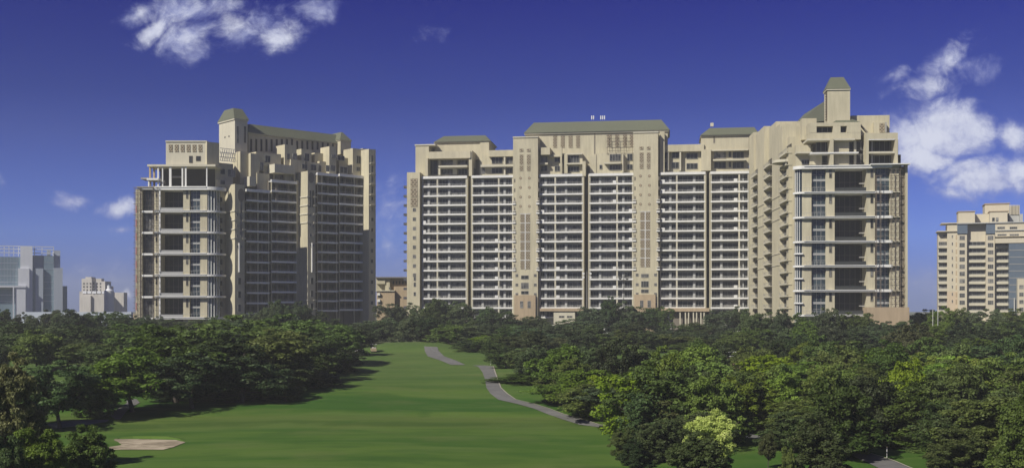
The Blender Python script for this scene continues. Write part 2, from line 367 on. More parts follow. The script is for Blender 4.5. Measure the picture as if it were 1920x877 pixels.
# ------------------------------------------------------------------ building kit
GB = 5.2
class Bld:
    def __init__(s, name, label, cat, P0, deg, group=None):
        s.P = P0; s.th = math.radians(deg); s.c = math.cos(s.th); s.s = math.sin(s.th)
        s.root = empty(name, (P0[0], P0[1], GB), s.th); tag(s.root, label, cat, group)
        s.cache = {}
    def U(s, px, w=0.0):
        k = (px - 960) / F
        return (k * (s.P[1] + w * s.c) - s.P[0] + w * s.s) / (s.c - k * s.s)
    def D(s, px, w=0.0):
        return s.P[1] + s.U(px, w) * s.s + w * s.c
    def Z(s, py, px, w=0.0):
        return CAMZ + (HOR - py) / F * s.D(px, w) - GB
    def rect(s, p0, p1, y0, y1, w):
        pm = (p0 + p1) / 2
        return s.U(p0, w), s.U(p1, w), s.Z(y1, pm, w), s.Z(y0, pm, w)      # u0,u1,zbottom,ztop
    def blk(s, name, m, p0, p1, y0, y1, w0, w1, bottom=None, fr=None):
        u0, u1, zb, zt = s.rect(p0, p1, y0, y1, w0)
        if bottom is not None: zb = bottom
        mb = MB()
        if fr: mb.frustum(u0, u1, w0, w1, zb, zt, fr[0], fr[1], 0, fr[2] if len(fr) > 2 else None)
        else: mb.box(u0, u1, w0, w1, zb, zt)
        return link(name, mb.mesh(name, [M[m]]), s.root)
    def cached(s, key, fn):
        if key not in s.cache: s.cache[key] = fn()
        return s.cache[key]
    def window(s, u0, u1, zb, zt, w, nx=2, nz=1, parent=None, glass='glass', name='window', frame='frame', off=(0, 0, 0)):
        W, H = round(u1 - u0, 1), round(zt - zb, 1)
        def mk():
            mb = MB(); fw = .09
            mb.box(0, W, -.02, .12, 0, H, 0)
            mb.box(0, W, -.12, -.02, 0, fw, 1); mb.box(0, W, -.12, -.02, H - fw, H, 1)
            for i in range(nx + 1):
                x = (W - fw) * i / nx; mb.box(x, x + fw, -.10, -.02, fw, H - fw, 1)
            for j in range(1, nz):
                z = H * j / nz; mb.box(fw, W - fw, -.07, -.02, z - .04, z + .04, 1)
            return mb.mesh(name, [M[glass], M[frame]])
        me = s.cached((name, W, H, nx, nz, glass, frame), mk)
        return link(name, me, parent or s.root, (u0 - off[0], w - off[1], zb - off[2]))
    def pwin(s, p0, p1, y0, y1, w, nx=2, nz=1, **k):
        u0, u1, zb, zt = s.rect(p0, p1, y0, y1, w)
        return s.window(u0, u1, zb, zt, w, nx, nz, **k)
    def jali(s, p0, p1, y0, y1, w, nx=4, nz=7):
        u0, u1, zb, zt = s.rect(p0, p1, y0, y1, w)
        W, H = round(u1 - u0, 1), round(zt - zb, 1)
        def mk():
            mb = MB(); mb.box(0, W, -.03, .05, 0, H, 0)
            rr = random.Random(int(W * 100 + H * 7))
            cw, ch = W / nx, H / nz
            for i in range(nx):
                for j in range(nz):
                    if (i + j) % 2 == 0: mb.box(i * cw + cw * .12, (i + 1) * cw - cw * .12, -.14, -.03, j * ch + ch * .1, (j + 1) * ch - ch * .25, 1)
                    else: mb.box(i * cw + cw * .3, (i + 1) * cw - cw * .3, -.12, -.03, j * ch + ch * .35, (j + 1) * ch - ch * .05, 1)
            mb.box(0, W, -.17, -.03, -.1, 0, 1)
            return mb.mesh('lattice_screen', [M['jaliback'], M['jali']])
        me = s.cached(('jali', W, H, nx, nz), mk)
        return link('lattice_screen', me, s.root, (u0, w, zb))

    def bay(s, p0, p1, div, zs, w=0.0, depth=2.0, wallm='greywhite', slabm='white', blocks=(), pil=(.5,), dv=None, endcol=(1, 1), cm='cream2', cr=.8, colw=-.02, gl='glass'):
        """stack of recessed balconies between px p0 and p1; zs = world heights of the slab bands, div = px of divider columns"""
        u0, u1 = s.U(p0, w), s.U(p1, w); W = round(u1 - u0, 1)
        edges = [u0] + [s.U(d, w) for d in div] + [u1]
        top, bot = zs[0] - GB, zs[-1] - GB
        mb = MB(); mb.box(u0, u1, w + depth, w + depth + 8, -.2, top + .2)
        link('wall', mb.mesh('wall', [M[wallm]]), s.root)
        # front columns
        cols = [(e, .35) for e in edges[1:-1]] + ([(u0 + .2, .22)] if endcol[0] else []) + ([(u1 - .2, .25)] if endcol[1] else [])
        for cx, r in cols:
            mb = MB(); mb.box(cx - r * cr, cx + r * cr, w + colw, w + .5, 0, top + .25)
            link('column', mb.mesh('column', [M[cm]]), s.root)
        pils = []
        for a, b in zip(edges[:-1], edges[1:]):
            if b - a < 3.2: fr = (.5,)
            else: fr = pil
            pils.append([(a + (b - a) * q) for q in fr])
            for q in pils[-1]:
                mb = MB(); mb.box(q - .42, q + .42, w + depth - .7, w + depth - .003, 0, top + .1)
                link('pilaster', mb.mesh('pilaster', [M[wallm]]), s.root)
        def mkb():
            mb = MB(); mb.box(0, W, -.12, .08, -.30, .34); mb.box(.004, W - .004, .08, depth - .004, -.30, -.10)
            return mb.mesh('balcony', [M[slabm]])
        def mkr():
            mb = MB(); mb.box(.1, W - .1, -.04, .02, .98, 1.05); mb.box(.1, W - .1, -.02, 0, .68, .72)
            n = max(2, int(W / .9))
            for i in range(n + 1):
                x = .1 + (W - .24) * i / n; mb.box(x, x + .045, -.03, .01, .34, .98)
            return mb.mesh('railing', [M['rail']])
        for k, z in enumerate(zs):
            zl = z - GB
            bo = link('balcony', s.cached(('balc', W, depth, slabm), mkb), s.root, (u0, w, zl))
            if k == 0:
                mb = MB(); mb.box(u0 - .15, u1 + .15, w - .28, w + .3, zl - .55, zl + .42)
                link('parapet', mb.mesh('parapet', [M[slabm]]), s.root)
                continue
            link('railing', s.cached(('rail', W), mkr), bo)
            if zl - .3 < 1: continue
        for k, z in enumerate(zs[1:]):
            zl = z - GB; h = 2.75
            for (a, b), pl in zip(zip(edges[:-1], edges[1:]), pils):
                lim = [a + .3] + [x for q in pl for x in (q - .5, q + .5)] + [b - .3]
                for i in range(0, len(lim), 2):
                    if lim[i + 1] - lim[i] > .5:
                        big = lim[i + 1] - lim[i] > 2.2
                        s.window(lim[i], lim[i + 1], zl - .1, zl - .1 + h, w + depth - .02, 3 if big else 2, 1, name='glass_door' if big else 'window', glass=gl, frame='frame' if gl == 'glass' else 'slot')
        def mkp():
            mb = MB(); mb.box(0, 1.3, -.2, .35, -.28, 1.25); return mb.mesh('planter_box', [M[slabm]])
        for k, px in blocks:
            link('planter_box', s.cached(('pl', slabm), mkp), s.root, (s.U(px, w), w, zs[k] - GB))

def scaffold(b, p0, p1, y0, y1, w, step=3.6, nx=2):
    u0, u1, zb, zt = b.rect(p0, p1, y0, y1, w); mb = MB()
    for i in range(nx + 1):
        u = u0 + (u1 - u0) * i / nx
        for q in (0, 1.2): mb.bar((u, w - q, max(zb, 0)), (u, w - q, zt), .07, 0)
    z = zb
    n = int((zt - zb) / (step / 2))
    for j in range(n + 1):
        z = zb + (zt - zb) * j / n
        for q in (0, 1.2): mb.bar((u0 - .5, w - q, z), (u1 + .5, w - q, z), .055, 0)
        for i in range(nx + 1):
            u = u0 + (u1 - u0) * i / nx; mb.bar((u, w - 1.6, z), (u, w + .1, z), .045, 0)
    return link('scaffold', mb.mesh('scaffold', [M['scaf']]), b.root)

# ------------------------------------------------------------------ central slab building
exec_order = []
def central():
    b = Bld('apartment_block', 'long cream apartment block with white balcony rows and green hipped roofs behind the fairway', 'apartment building', (-28.6, 424.5), -8.0)
    Z = [66.4 - 3.6 * k for k in range(16)]
    # bays
    B = [(791.5, 875, [820], 331, [(k, 792.5) for k in (5, 6, 7, 8, 9)]),
         (885, 962, [935], 329, [(k, 928) for k in (7, 8, 9, 10, 11, 12, 13)]),
         (1011, 1093, [1041], 326, [(k, 1014) for k in (4, 5, 6, 7, 8, 9)] + [(k, 1043) for k in (10, 11, 12, 13)]),
         (1105, 1187, [1157], 325, [(k, 1179) for k in (4, 5, 6, 7, 8)] + [(k, 1149) for k in (1, 2, 3, 10, 11, 12)]),
         (1237, 1322, [1269], 322, [(k, 1240) for k in (1, 2, 3, 4, 5, 6)]),
         (1332.5, 1404, [1386], 321, [(k, 1376) for k in (1, 2, 3, 4, 5, 6, 12, 13, 14)])]
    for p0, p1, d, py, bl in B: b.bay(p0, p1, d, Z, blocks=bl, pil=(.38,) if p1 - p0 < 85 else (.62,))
    # recesses between bays, their shade painted in brown
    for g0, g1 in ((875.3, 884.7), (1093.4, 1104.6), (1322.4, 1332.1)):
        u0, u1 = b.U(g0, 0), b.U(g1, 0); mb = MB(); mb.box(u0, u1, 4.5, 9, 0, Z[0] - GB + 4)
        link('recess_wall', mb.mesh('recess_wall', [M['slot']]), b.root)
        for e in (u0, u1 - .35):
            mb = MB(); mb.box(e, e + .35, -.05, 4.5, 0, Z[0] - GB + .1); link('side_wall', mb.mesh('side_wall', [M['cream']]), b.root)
    # main body behind
    mb = MB(); u0, u1 = b.U(780, 10), b.U(1406, 10); mb.box(u0, u1, 10.5, 26, 0, 64)
    link('wall', mb.mesh('wall', [M['cream']]), b.root)
    # left end pier
    b.blk('wall', 'cream', 763, 787, 323, 600, -1.6, 8, bottom=0)
    for y in (335, 353, 371): b.jali(770, 783, y, y + 15.5, -1.62, 4, 4)
    for k in range(4, 12):
        z = Z[k] - GB + 1.2; u = b.U(774, -1.6); b.window(u, u + 1.2, z, z + 1.3, -1.63, 2, 2)
    for y0, y1 in ((512, 526), (529, 537), (547, 554)): b.pwin(775.5, 780, y0, y1, -1.63, 1, 2)
    for k in range(1, 15):      # small balconies on the far left edge
        z = Z[k] - GB; u = b.U(763, 2); mb = MB(); mb.box(u - 1.1, u + .2, 1, 3.5, z - .2, z + .7); link('balcony', mb.mesh('balcony', [M['white']]), b.root)
    # left penthouse
    b.blk('wall', 'cream', 779, 804, 272, 330, 3.0, 22); b.blk('cornice', 'cream2', 777.5, 816, 270.5, 273, 2.7, 22)
    b.blk('wall', 'cream', 804, 882, 284, 297, .5, 11)
    b.blk('wall', 'cream', 797, 802, 296, 330, 1.0, 6)
    b.blk('wall', 'cream', 804, 882, 296, 330, 6.0, 11)
    b.blk('wall', 'cream', 815, 917, 267, 300, 9.0, 25); b.blk('cornice', 'cream2', 813.5, 918.5, 265.2, 267.5, 8.4, 25.6)
    b.blk('roof', 'roof', 813, 920, 250.5, 265.3, 8.0, 26, fr=(3.0, 5.5))
    b.blk('wall', 'cream', 879, 885, 282, 330, 1.0, 9)
    b.pwin(803, 821, 298, 328, 5.9, 2, 1, glass='glass')
    for y0, y1 in ((297, 309), (316, 327)):
        b.pwin(827, 849, y0, y1, 5.9, 4); b.pwin(859, 877, y0, y1, 5.9, 3)
    b.blk('balcony', 'cream2', 822, 876, 310, 313.5, .3, 6); b.blk('column', 'cream2', 849, 857, 296, 328, 4.5, 6.0)
    b.blk('column', 'cream2', 822, 825.5, 297, 328, 3.8, 5.9)
    b.blk('wall', 'cream', 868, 905, 284, 330, 12, 20)
    # second penthouse and its terraces
    b.blk('wall', 'cream', 899, 962, 290, 332, 5.0, 12); b.blk('wall', 'cream', 916, 963, 281.5, 293.5, 3.4, 14)
    b.blk('wall', 'cream', 900, 917, 265, 296, 8.5, 16)
    for y0, y1 in ((294, 307), (315, 325)):
        b.pwin(922, 942, y0, y1, 4.9, 3); b.pwin(949, 961, y0, y1, 4.9, 2)
    b.pwin(903, 909, 315, 326, 4.9, 1); b.blk('balcony', 'cream2', 901, 962, 308.5, 312.5, 2.5, 5)
    b.blk('column', 'cream2', 944.5, 947.5, 292, 328, 3.6, 4.9)
    # tall piers with lattice screens
    for (a, c, top, cx) in ((962, 1008.5, 257, 985), (1187.5, 1234, 248, 1210)):
        b.blk('wall', 'cream', a, c, top, 600, -1.5, 10, bottom=0)
        b.blk('cornice', 'cream2', a - .6, c + .5, top - 1.2, top + 1.2, -1.8, 10.2)
        dy = -4 if cx > 1100 else 0
        for j in (-7.5, 6):
            b.jali(cx + j - 3.2, cx + j + 3.6, 279 + dy, 284 + dy, -1.52, 2, 2)
            b.jali(cx + j - 3.2, cx + j + 3.6, 290 + dy, 308 + dy, -1.52, 3, 7); b.jali(cx + j - 3.2, cx + j + 3.6, 311 + dy, 319.5 + dy, -1.52, 3, 4)
        for i in range(4):        # round openings
            for j in (-9, 7.5):
                y = 334 + dy + i * 17.6; u = b.U(cx + j, -1.5); z = b.Z(y, cx + j, -1.5)
                def mk():
                    mb = MB(); mb.bar((0, -.06, 0), (0, .1, 0), .52, 0, 12); mb.bar((0, -.09, 0), (0, -.06, 0), .33, 1, 8); return mb.mesh('round_window', [M['slot'], M['tan']])
                link('round_window', b.cached(('rw',), mk), b.root, (u, -1.5, z))
        for k in range(7):        # lattice grid, two wide, seven storeys
            y = 402 + dy + k * 14.6 * 1.19
            if y > 500: break
            for j in (-9.2, .8): b.jali(cx + j, cx + j + 8, y, y + 14.5, -1.52, 4, 5)
            b.blk('sill', 'white', cx - 10, cx + 9.5, y - 1.9, y - .9, -1.66, -1.5)
        b.blk('mullion', 'white', cx - 1, cx + .5, 401 + dy, 505 + dy, -1.72, -1.5)
        for i, (y0, y1) in enumerate(((516, 523), (529.5, 541), (545, 551.5))): b.pwin(cx - 8, cx + 6, y0 + dy * .7, y1 + dy * .7, -1.52, 3 if i == 1 else 2)
        b.blk('wall', 'tan', cx - 21, cx + 19, 553 + dy * .3, 600, -2.4, -1.5, bottom=0)
        for j in (-10, 4): b.pwin(cx + j, cx + j + 6, 564 + dy * .3, 577 + dy * .3, -2.42, 2, 2)
        for k in range(11, 16):
            for e in (a + 4.5, c - 7.5):
                z = Z[k] - GB + 1.1; u = b.U(e, -1.5); b.window(u, u + 1.0, z, z + 1.0, -1.53, 2, 2)
        for k in range(1, 11):    # little corner balconies left and right of the pier
            for e, wd in ((a - .3, 2.3), (c - 2.2, 2.3)):
                z = Z[k] - GB; u = b.U(e, -1.5); mb = MB()
                if k >= 3: mb.box(u - .2, u + wd * .2 + .6, -1.9, -1.45, z - .3, z + .25, 0); mb.box(u - .2, u + wd * .2 + .6, -1.9, -1.45, z + .75, z + .95, 0)
                mb.box(u + .4, u + .9, -1.58, -1.48, z + .95, z + 2.3, 1)
                link('niche', mb.mesh('niche', [M['white'], M['slot']]), b.root)
    # central attic
    b.blk('wall', 'cream', 986, 1252, 249, 345, 5.6, 22)
    b.blk('wall', 'cream', 1006.5, 1010, 256, 330, 1.2, 6)
    b.blk('wall', 'cream', 1237, 1246, 247, 330, 1.0, 6.2)
    b.blk('cornice', 'cream2', 983, 1254, 246.3, 249.5, 5.0, 23)
    b.blk('roof', 'roof', 982, 1256, 222.5, 246.5, 4.6, 24, fr=(3.2, 6))
    b.blk('expansion_joint', 'slot', 1114, 1116, 247, 300, 5.5, 5.7)
    for x in (1037, 1051.5, 1066, 1080): b.jali(x, x + 7.5, 254.5, 276, 5.55, 3, 8)
    for x in (1139, 1153.5, 1168, 1181): b.jali(x, x + 7.5, 252, 274, 5.55, 3, 8)
    # penthouse bits over the two middle bays
    b.blk('wall', 'cream', 1014, 1031, 276.5, 290, -.2, 5.6); b.blk('wall', 'cream', 1030, 1052, 290, 294, 1.5, 5.6)
    b.blk('wall', 'cream', 1050.5, 1053.5, 277, 327, 1.0, 3); b.blk('wall', 'cream', 1058, 1064, 289, 325, 2.0, 5.6)
    b.blk('wall', 'cream', 1092, 1098, 302, 330, -.3, 6); b.blk('wall', 'cream', 1106, 1118, 289, 332, 3.5, 5.6)
    for y0, y1 in ((291, 304), (311, 321)):
        b.pwin(1014, 1026, y0, y1, 3.6, 2); b.pwin(1040, 1049.5, y0, y1, 3.6, 2)
        b.pwin(1064.5, 1086, y0 + 1, y1 + 1, 3.6, 4)
        b.pwin(1143, 1164, y0 - 2, y1 - 2, 3.6, 4); b.pwin(1176, 1186, y0 - 3, y1 - 3, 3.6, 2)
    b.blk('wall', 'cream', 1011, 1092, 288, 330, 3.75, 5.6); b.blk('wall', 'cream', 1118, 1187, 286, 330, 3.75, 5.6)
    b.pwin(1124, 1129, 309, 317, 3.6, 1)
    b.blk('balcony', 'cream2', 1011, 1027, 305, 308.5, 1.5, 3.7); b.blk('balcony', 'cream2', 1062, 1092, 305.5, 308, 1.5, 3.7); b.blk('balcony', 'cream2', 1133, 1164, 304, 307, 1.5, 3.7)
    b.blk('column', 'cream2', 1167, 1170, 289, 322, 2.2, 3.6); b.blk('lintel', 'cream2', 1056, 1092, 287.5, 290, 2.5, 3.7)
    for i, x in enumerate((1168.5, 1171.5)): b.blk('column', 'slot', x, x + .9, 289, 320, 1.8, 2.2)
    # scaffold in front of the right lattice screens
    scaffold(b, 1139, 1186, 254, 288, 4.6, 3.6, 3)
    # right penthouse
    b.blk('wall', 'cream', 1244, 1320, 271, 284, 2.6, 10)
    b.blk('wall', 'cream', 1238, 1322, 283, 330, 4.8, 12)
    b.blk('column', 'cream2', 1251, 1254, 284, 320, 2.8, 4.7); b.blk('column', 'cream2', 1274, 1277, 284, 320, 2.8, 4.7)
    for y0, y1 in ((285, 297), (304, 316)):
        b.pwin(1237, 1250, y0, y1, 4.7, 2); b.pwin(1260, 1273, y0, y1, 4.7, 2); b.pwin(1287, 1308, y0 + 2, y1 + 1, 4.7, 3)
        b.pwin(1339, 1361, y0 - 1, y1, 4.7, 3); b.pwin(1374, 1395, y0 - 1, y1, 4.7, 3); b.pwin(1366, 1371, y0 - 1, y1 - 2, 4.7, 1)
    b.blk('wall', 'cream', 1315, 1404, 254, 282, 3.4, 14); b.blk('wall', 'cream', 1332, 1404, 281, 330, 4.8, 12)
    b.blk('wall', 'cream', 1315, 1333, 280, 320, 2.2, 12)
    b.blk('balcony', 'cream2', 1337, 1399, 298, 301, 2, 4.8); b.blk('lintel', 'cream2', 1334, 1403, 280.5, 282.5, 2.4, 4.8)
    b.blk('cornice', 'cream2', 1313.5, 1422, 252.3, 254.8, 2.8, 20)
    b.blk('wall', 'cream', 1404, 1421, 254, 300, 4.0, 20)
    b.blk('roof', 'roof', 1313, 1424, 235.5, 252.5, 2.4, 22, fr=(3.6, 5, 1.5))
    b.blk('opening', 'slot', 1337.5, 1340.5, 253.5, 268, 3.3, 3.42)
    # base: dark portico and columns
    b.blk('portico_beam', 'tan', 1240, 1330, 577, 583.5, -3.0, 1); b.blk('portico_wall', 'slot', 1262, 1325, 583, 640, -.5, 1.9, bottom=0)
    for x in (1274, 1284, 1290, 1299, 1305, 1313, 1319): b.blk('column', 'cream2', x, x + 2.2, 583, 640, -2.6, -2.0, bottom=0)
    b.blk('portico_beam', 'tan', 1012, 1098, 577.5, 583, -3.0, 1); b.blk('wall', 'cream2', 1038, 1078, 584.5, 640, -2.5, 1.9, bottom=0)
    b.pwin(1048, 1058, 591.5, 595, -2.52, 2); b.pwin(1063, 1073, 591.5, 595, -2.52, 2)
    # rooftop vents
    for x in (1108.5, 1112, 1125.5, 1129, 1132.5):
        b.blk('roof_vent', 'white', x, x + 1.8, 217, 224, 12, 12.6)
    b.blk('roof_vent', 'cream2', 1332, 1338, 230.5, 237, 12, 13)
central()

# ------------------------------------------------------------------ right tower and its wing
def right_tower():
    # wing running back to the slab block
    b = Bld('apartment_wing', 'cream apartment wing with stacked small balconies between the slab block and the right tower', 'apartment building', (83.4, 329.0), -93.2)
    ztop = lambda py, px: b.Z(py, px, 0)
    sp = 3.6
    def zfloor(k): return 62.8 - GB - sp * k
    def seg(p0, p1, ytop, w0, w1, m='cream'):
        u0, u1 = b.U(p0, 0), min(b.U(p1, 0), -5.2); mb = MB(); mb.box(u0, u1, w0, w1, -.1, b.Z(ytop, p0 if p0 > 1470 else (p0 + p1) / 2, w0)); return link('wall', mb.mesh('wall', [M[m]]), b.root)
    seg(1404.5, 1413, 252, 0, 10); seg(1413, 1425, 252, .75, 10)
    seg(1425.1, 1437, 238, -.8, 10); seg(1437, 1450.9, 238, .7, 10); seg(1451, 1466, 235.5, -.6, 10.2); seg(1466.1, 1480, 262, .7, 10); seg(1480, 1490, 275, -.2, 9)
    for (p0, p1, w0, yc) in ((1412, 1424, 0, 1), (1436.5, 1449, 0, 1), (1466, 1480.5, 0, 1)):
        u0, u1 = b.U(p0, 0) + .2, b.U(p1, 0) - .2
        for k in range(0, 16):
            z = zfloor(k)
            if z < 1: continue
            mb = MB(); mb.box(u0, u1, -.9, .68, z - .24, z - .05); mb.box(u0, u1, -1.0, -.85, z - .24, z + .25)
            bo = link('balcony', mb.mesh('balcony', [M['cream2']]), b.root)
            mb = MB()
            n = max(3, int((u1 - u0) / 1.2))
            for i in range(n + 1): x = u0 + .1 + (u1 - u0 - .2) * i / n; mb.box(x - .03, x + .03, -.96, -.9, z + .25, z + 1.05)
            mb.box(u0, u1, -.98, -.88, z + 1.05, z + 1.12)
            link('railing', mb.mesh('railing', [M['rail']]), bo)
            um = (u0 + u1) / 2; b.window(um - (u1 - u0) * .44, um + (u1 - u0) * .44, z, z + 2.7, .68, 6, 1, glass='glassdark', frame='slot')
    # projecting string courses on the fins
    for p0, p1, w in ((1425, 1437, -.85), (1451, 1466.1, -.65), (1480, 1486, -.25)):
        for k in range(0, 16):
            if k not in (3, 4, 5, 8, 9): continue
            z = zfloor(k) - 1.1; mb = MB(); mb.box(b.U(p0, 0), min(b.U(p1, 0), -5), w - .12, w + .3, z, z + .22)
            if z > 2: link('string_course', mb.mesh('string_course', [M['cream2']]), b.root)
    # upper terrace of the wing
    z = b.Z(306, 1472, 0); mb = MB(); mb.arcprism(b.U(1474, 0), 0, 4.2, math.radians(180), math.radians(360), z - .3, z + .5, 0, 12); link('terrace', mb.mesh('terrace', [M['cream2']]), b.root)

    # ------- the tower
    b = Bld('apartment_tower', 'cream corner tower with double height terraces and green capped lift shaft on the right', 'apartment building', (83.4, 324.0), -5.0)
    YT = [311.6 + 46.35 * i for i in range(7)]
    YT = [313, 361, 407.3, 453, 498.5, 544.5, 590.5]
    # back mass painted brown for the shade of the interior, floors inside
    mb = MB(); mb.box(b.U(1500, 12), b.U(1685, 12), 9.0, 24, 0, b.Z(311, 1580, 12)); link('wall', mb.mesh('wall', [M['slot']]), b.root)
    mb = MB(); mb.box(b.U(1491, 3), b.U(1503, 3), 3.2, 9.5, 0, b.Z(311, 1500, 3)); link('wall', mb.mesh('wall', [M['cream']]), b.root)
    def pier(p0, p1, w0=0., w1=9., y0=312, m='cream'): return b.blk('wall', m, p0, p1, y0, 700, w0, w1, bottom=0)
    pier(1504, 1521.5, 0, 3.1); pier(1548.5, 1565); pier(1624.5, 1640.5, .2); pier(1668.5, 1686, .3)
    # curved left corner with vertical glass
    mb = MB(); mb.arcprism(b.U(1503.8, 0), 2.0, 1.65, math.radians(180), math.radians(270), 0, b.Z(313, 1500, 1), 0, 8); mb.box(b.U(1503.8, 0) - 1.6, b.U(1503.8, 0), 2.0, 3.1, 0, b.Z(313, 1500, 1))
    link('corner_glass', mb.mesh('corner_glass', [M['glassblue']]), b.root)
    for a in (184, 205, 226, 247):
        cx = b.U(1503.8, 0) + 1.68 * math.cos(math.radians(a)); cy = 2.0 + 1.68 * math.sin(math.radians(a)); mb = MB(); mb.box(cx - .07, cx + .07, cy - .07, cy + .07, 0, b.Z(313, 1500, 1)); link('mullion', mb.mesh('mullion', [M['white']]), b.root)
    u0, u1 = b.U(1491, .5), b.U(1641, 0)
    for i, y in enumerate(YT):
        z = b.Z(y, 1560, 0); t = .62 if i == 0 else .36
        # long curved-cornered balcony slab
        cx = b.U(1505, 0); mb = MB(); mb.box(cx, u1, -1.0, 2.9, z - t, z + t * .55); mb.box(b.U(1560, 0), b.U(1628, 0), 2.9, 6.5, z - t, z)
        mb.arcprism(cx, 1.6, 2.6, math.radians(180), math.radians(270), z - t, z + t * .55, 0, 10)
        mb.box(cx + .2, u1 - .4, -1.25, -1.0, z + t * .1, z + t * .62)
        bo = link('balcony', mb.mesh('balcony', [M['white']]), b.root)
        # short slab right of it, a little higher
        mb = MB(); mb.box(b.U(1641.5, 0), b.U(1672, 0), -.9, 3, z - .42, z + .36); link('balcony', mb.mesh('balcony', [M['white']]), b.root)
        mb = MB(); mb.box(b.U(1672.4, 0), b.U(1687, 0), -.9, .25, z - .16, z + .05); link('ledge', mb.mesh('ledge', [M['cream2']]), b.root)
        if i == 0: continue
        mb = MB(); ua, ub = b.U(1507, -.9), b.U(1548, -.9)
        mb.box(ua, ub, -.95, -.88, z + 1.25, z + 1.33); mb.box(ua, ub, -.95, -.9, z + .75, z + .8)
        for q in range(9): x = ua + (ub - ua) * q / 8; mb.box(x - .03, x + .03, -.94, -.89, z + .25, z + 1.25)
        link('railing', mb.mesh('railing', [M['rail']]), bo)
        mb = MB(); ua, ub = b.U(1566, -.8), b.U(1624, -.8)
        mb.box(ua, ub, -.85, -.8, z + .2, z + 1.3); mb.box(ua, ub, -.9, -.78, z + 1.3, z + 1.38)
        link('railing', mb.mesh('railing', [M['railglass']]), bo)
    # mid level thin white slab at the corner glass in the lower half
    for y in (475, 521.5, 567.5):
        z = b.Z(y, 1497, 0); mb = MB(); mb.arcprism(b.U(1505, 0), 1.6, 2.3, math.radians(180), math.radians(270), z - .28, z + .1, 0, 8); link('ledge', mb.mesh('ledge', [M['white']]), b.root)
    # storey pieces
    for i in range(len(YT) - 1):
        y0, y1 = YT[i], YT[i + 1]
        z1, z0 = b.Z(y0, 1560, 0) - .6, b.Z(y1, 1560, 0) + .3
        if i == len(YT) - 2: z0 = max(z0, 1)
        for p0, p1, w, nx in ((1522, 1548, .9, 3), (1641.5, 1668, 1.2, 3)):
            b.window(b.U(p0, w), b.U(p1, w), z0 - .2, z1 + .2, w, nx, 4, name='glazed_screen', glass='glassblue', frame='frame')
            zm = (z0 + z1) / 2; mb = MB(); mb.box(b.U(p0, w), b.U(p1, w), w - .16, w - .03, zm - .2, zm + .45); link('spandrel', mb.mesh('spandrel', [M['rail']]), b.root)
        # terrace back: dark glazing, mid beam
        ua, ub = b.U(1565, 5.2), b.U(1624, 5.2)
        b.window(ua, ub, z0, z1, 6.0, 6, 2, name='terrace_glazing', glass='glassdark', frame='slot')
        mb = MB(); mb.box(ub - 2.6, ub + .9, 2.5, 3.1, (z0 + z1) / 2 - .9, (z0 + z1) / 2 - .6); mb.box(ub - .6, ub + .4, .8, 2.4, z0, z0 + 1.8)
        link('inner_landing', mb.mesh('inner_landing', [M['frame']]), b.root)
        for px in (1554.5, 1632):
            w = -.02 if px < 1600 else .18
            b.window(b.U(px, w), b.U(px + 5, w), z1 - 2.6, z1, w, 1, 1, name='slot_window', glass='glass', frame='slot')
    # lattice strip, edge pier and scaffold on the right
    b.blk('wall', 'jaliback', 1686, 1698, 312, 700, 1.2, 9, bottom=0)
    b.blk('wall', 'cream', 1697.5, 1702, 310, 700, .2, 9, bottom=0)
    for i in range(16):
        y = 318 + i * 17; b.jali(1687.5, 1696.5, y, y + 13, 1.1, 5, 7)
    scaffold(b, 1670, 1686, 318, 590, -.2, 3.6, 2); scaffold(b, 1642, 1650, 330, 590, -.9, 5, 1)
    b.blk('ledge', 'white', 1633, 1707, 306.3, 308.3, -1.9, 2)
    b.blk('podium', 'tan', 1626, 1705, 575.5, 700, -5.5, 0, bottom=-.1)
    # two storeys above the main cornice: curved left part
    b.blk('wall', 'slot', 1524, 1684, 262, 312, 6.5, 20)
    b.blk('wall', 'cream', 1564, 1592, 262, 309, 2.2, 8); b.blk('wall', 'cream', 1556.5, 1563, 260, 309, -.1, 8)
    b.blk('wall', 'cream', 1518, 1541, 289, 309, 3.0, 8)
    b.blk('ledge', 'cream2', 1514, 1603, 259.8, 263.2, .2, 8); b.blk('ledge', 'white', 1520, 1610, 285.2, 288, -.3, 8)
    b.pwin(1530, 1557, 266, 284.5, 4, 3, glass='glassdark'); b.pwin(1541, 1557, 289, 306, 4, 2, glass='glassdark')
    for y0, y1 in ((265.5, 282), (289, 307)):
        b.pwin(1592, 1601, y0, y1, 3.5, 1, glass='glassdark'); b.pwin(1606, 1622, y0, y1, 3.5, 2, glass='glassdark')
    b.blk('column', 'cream2', 1601.5, 1605.5, 262, 309, 2.5, 4)
    # right hand framed block
    b.blk('column', 'cream', 1623.5, 1629, 249, 309, .3, 8); b.blk('column', 'cream', 1678, 1683.5, 249, 309, .3, 8)
    b.blk('wall', 'cream', 1629, 1678, 249.2, 260.5, .32, 8); b.blk('sill', 'white', 1629, 1678, 260.8, 262.5, .1, 1.5); b.blk('sill', 'cream2', 1629, 1678, 284, 287.5, .3, 8)
    b.pwin(1629, 1678, 263, 284, 5, 5, glass='glassdark'); b.pwin(1629, 1678, 288, 306, 5, 5, glass='glassdark')
    b.blk('column', 'frame', 1633.5, 1637, 263, 306, 2.4, 3)
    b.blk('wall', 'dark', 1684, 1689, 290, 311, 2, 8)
    # attic storey
    b.blk('wall', 'cream', 1518, 1614, 248.8, 262, 1.5, 8); b.blk('wall', 'cream', 1518, 1531, 232, 249, 1.5, 8); b.blk('wall', 'cream', 1562, 1576, 232, 249, 1.5, 16); b.blk('wall', 'cream', 1588, 1614, 232, 249, 1.5, 16)
    b.blk('wall', 'cream', 1518, 1614, 229.8, 236.5, 1.48, 8.1)
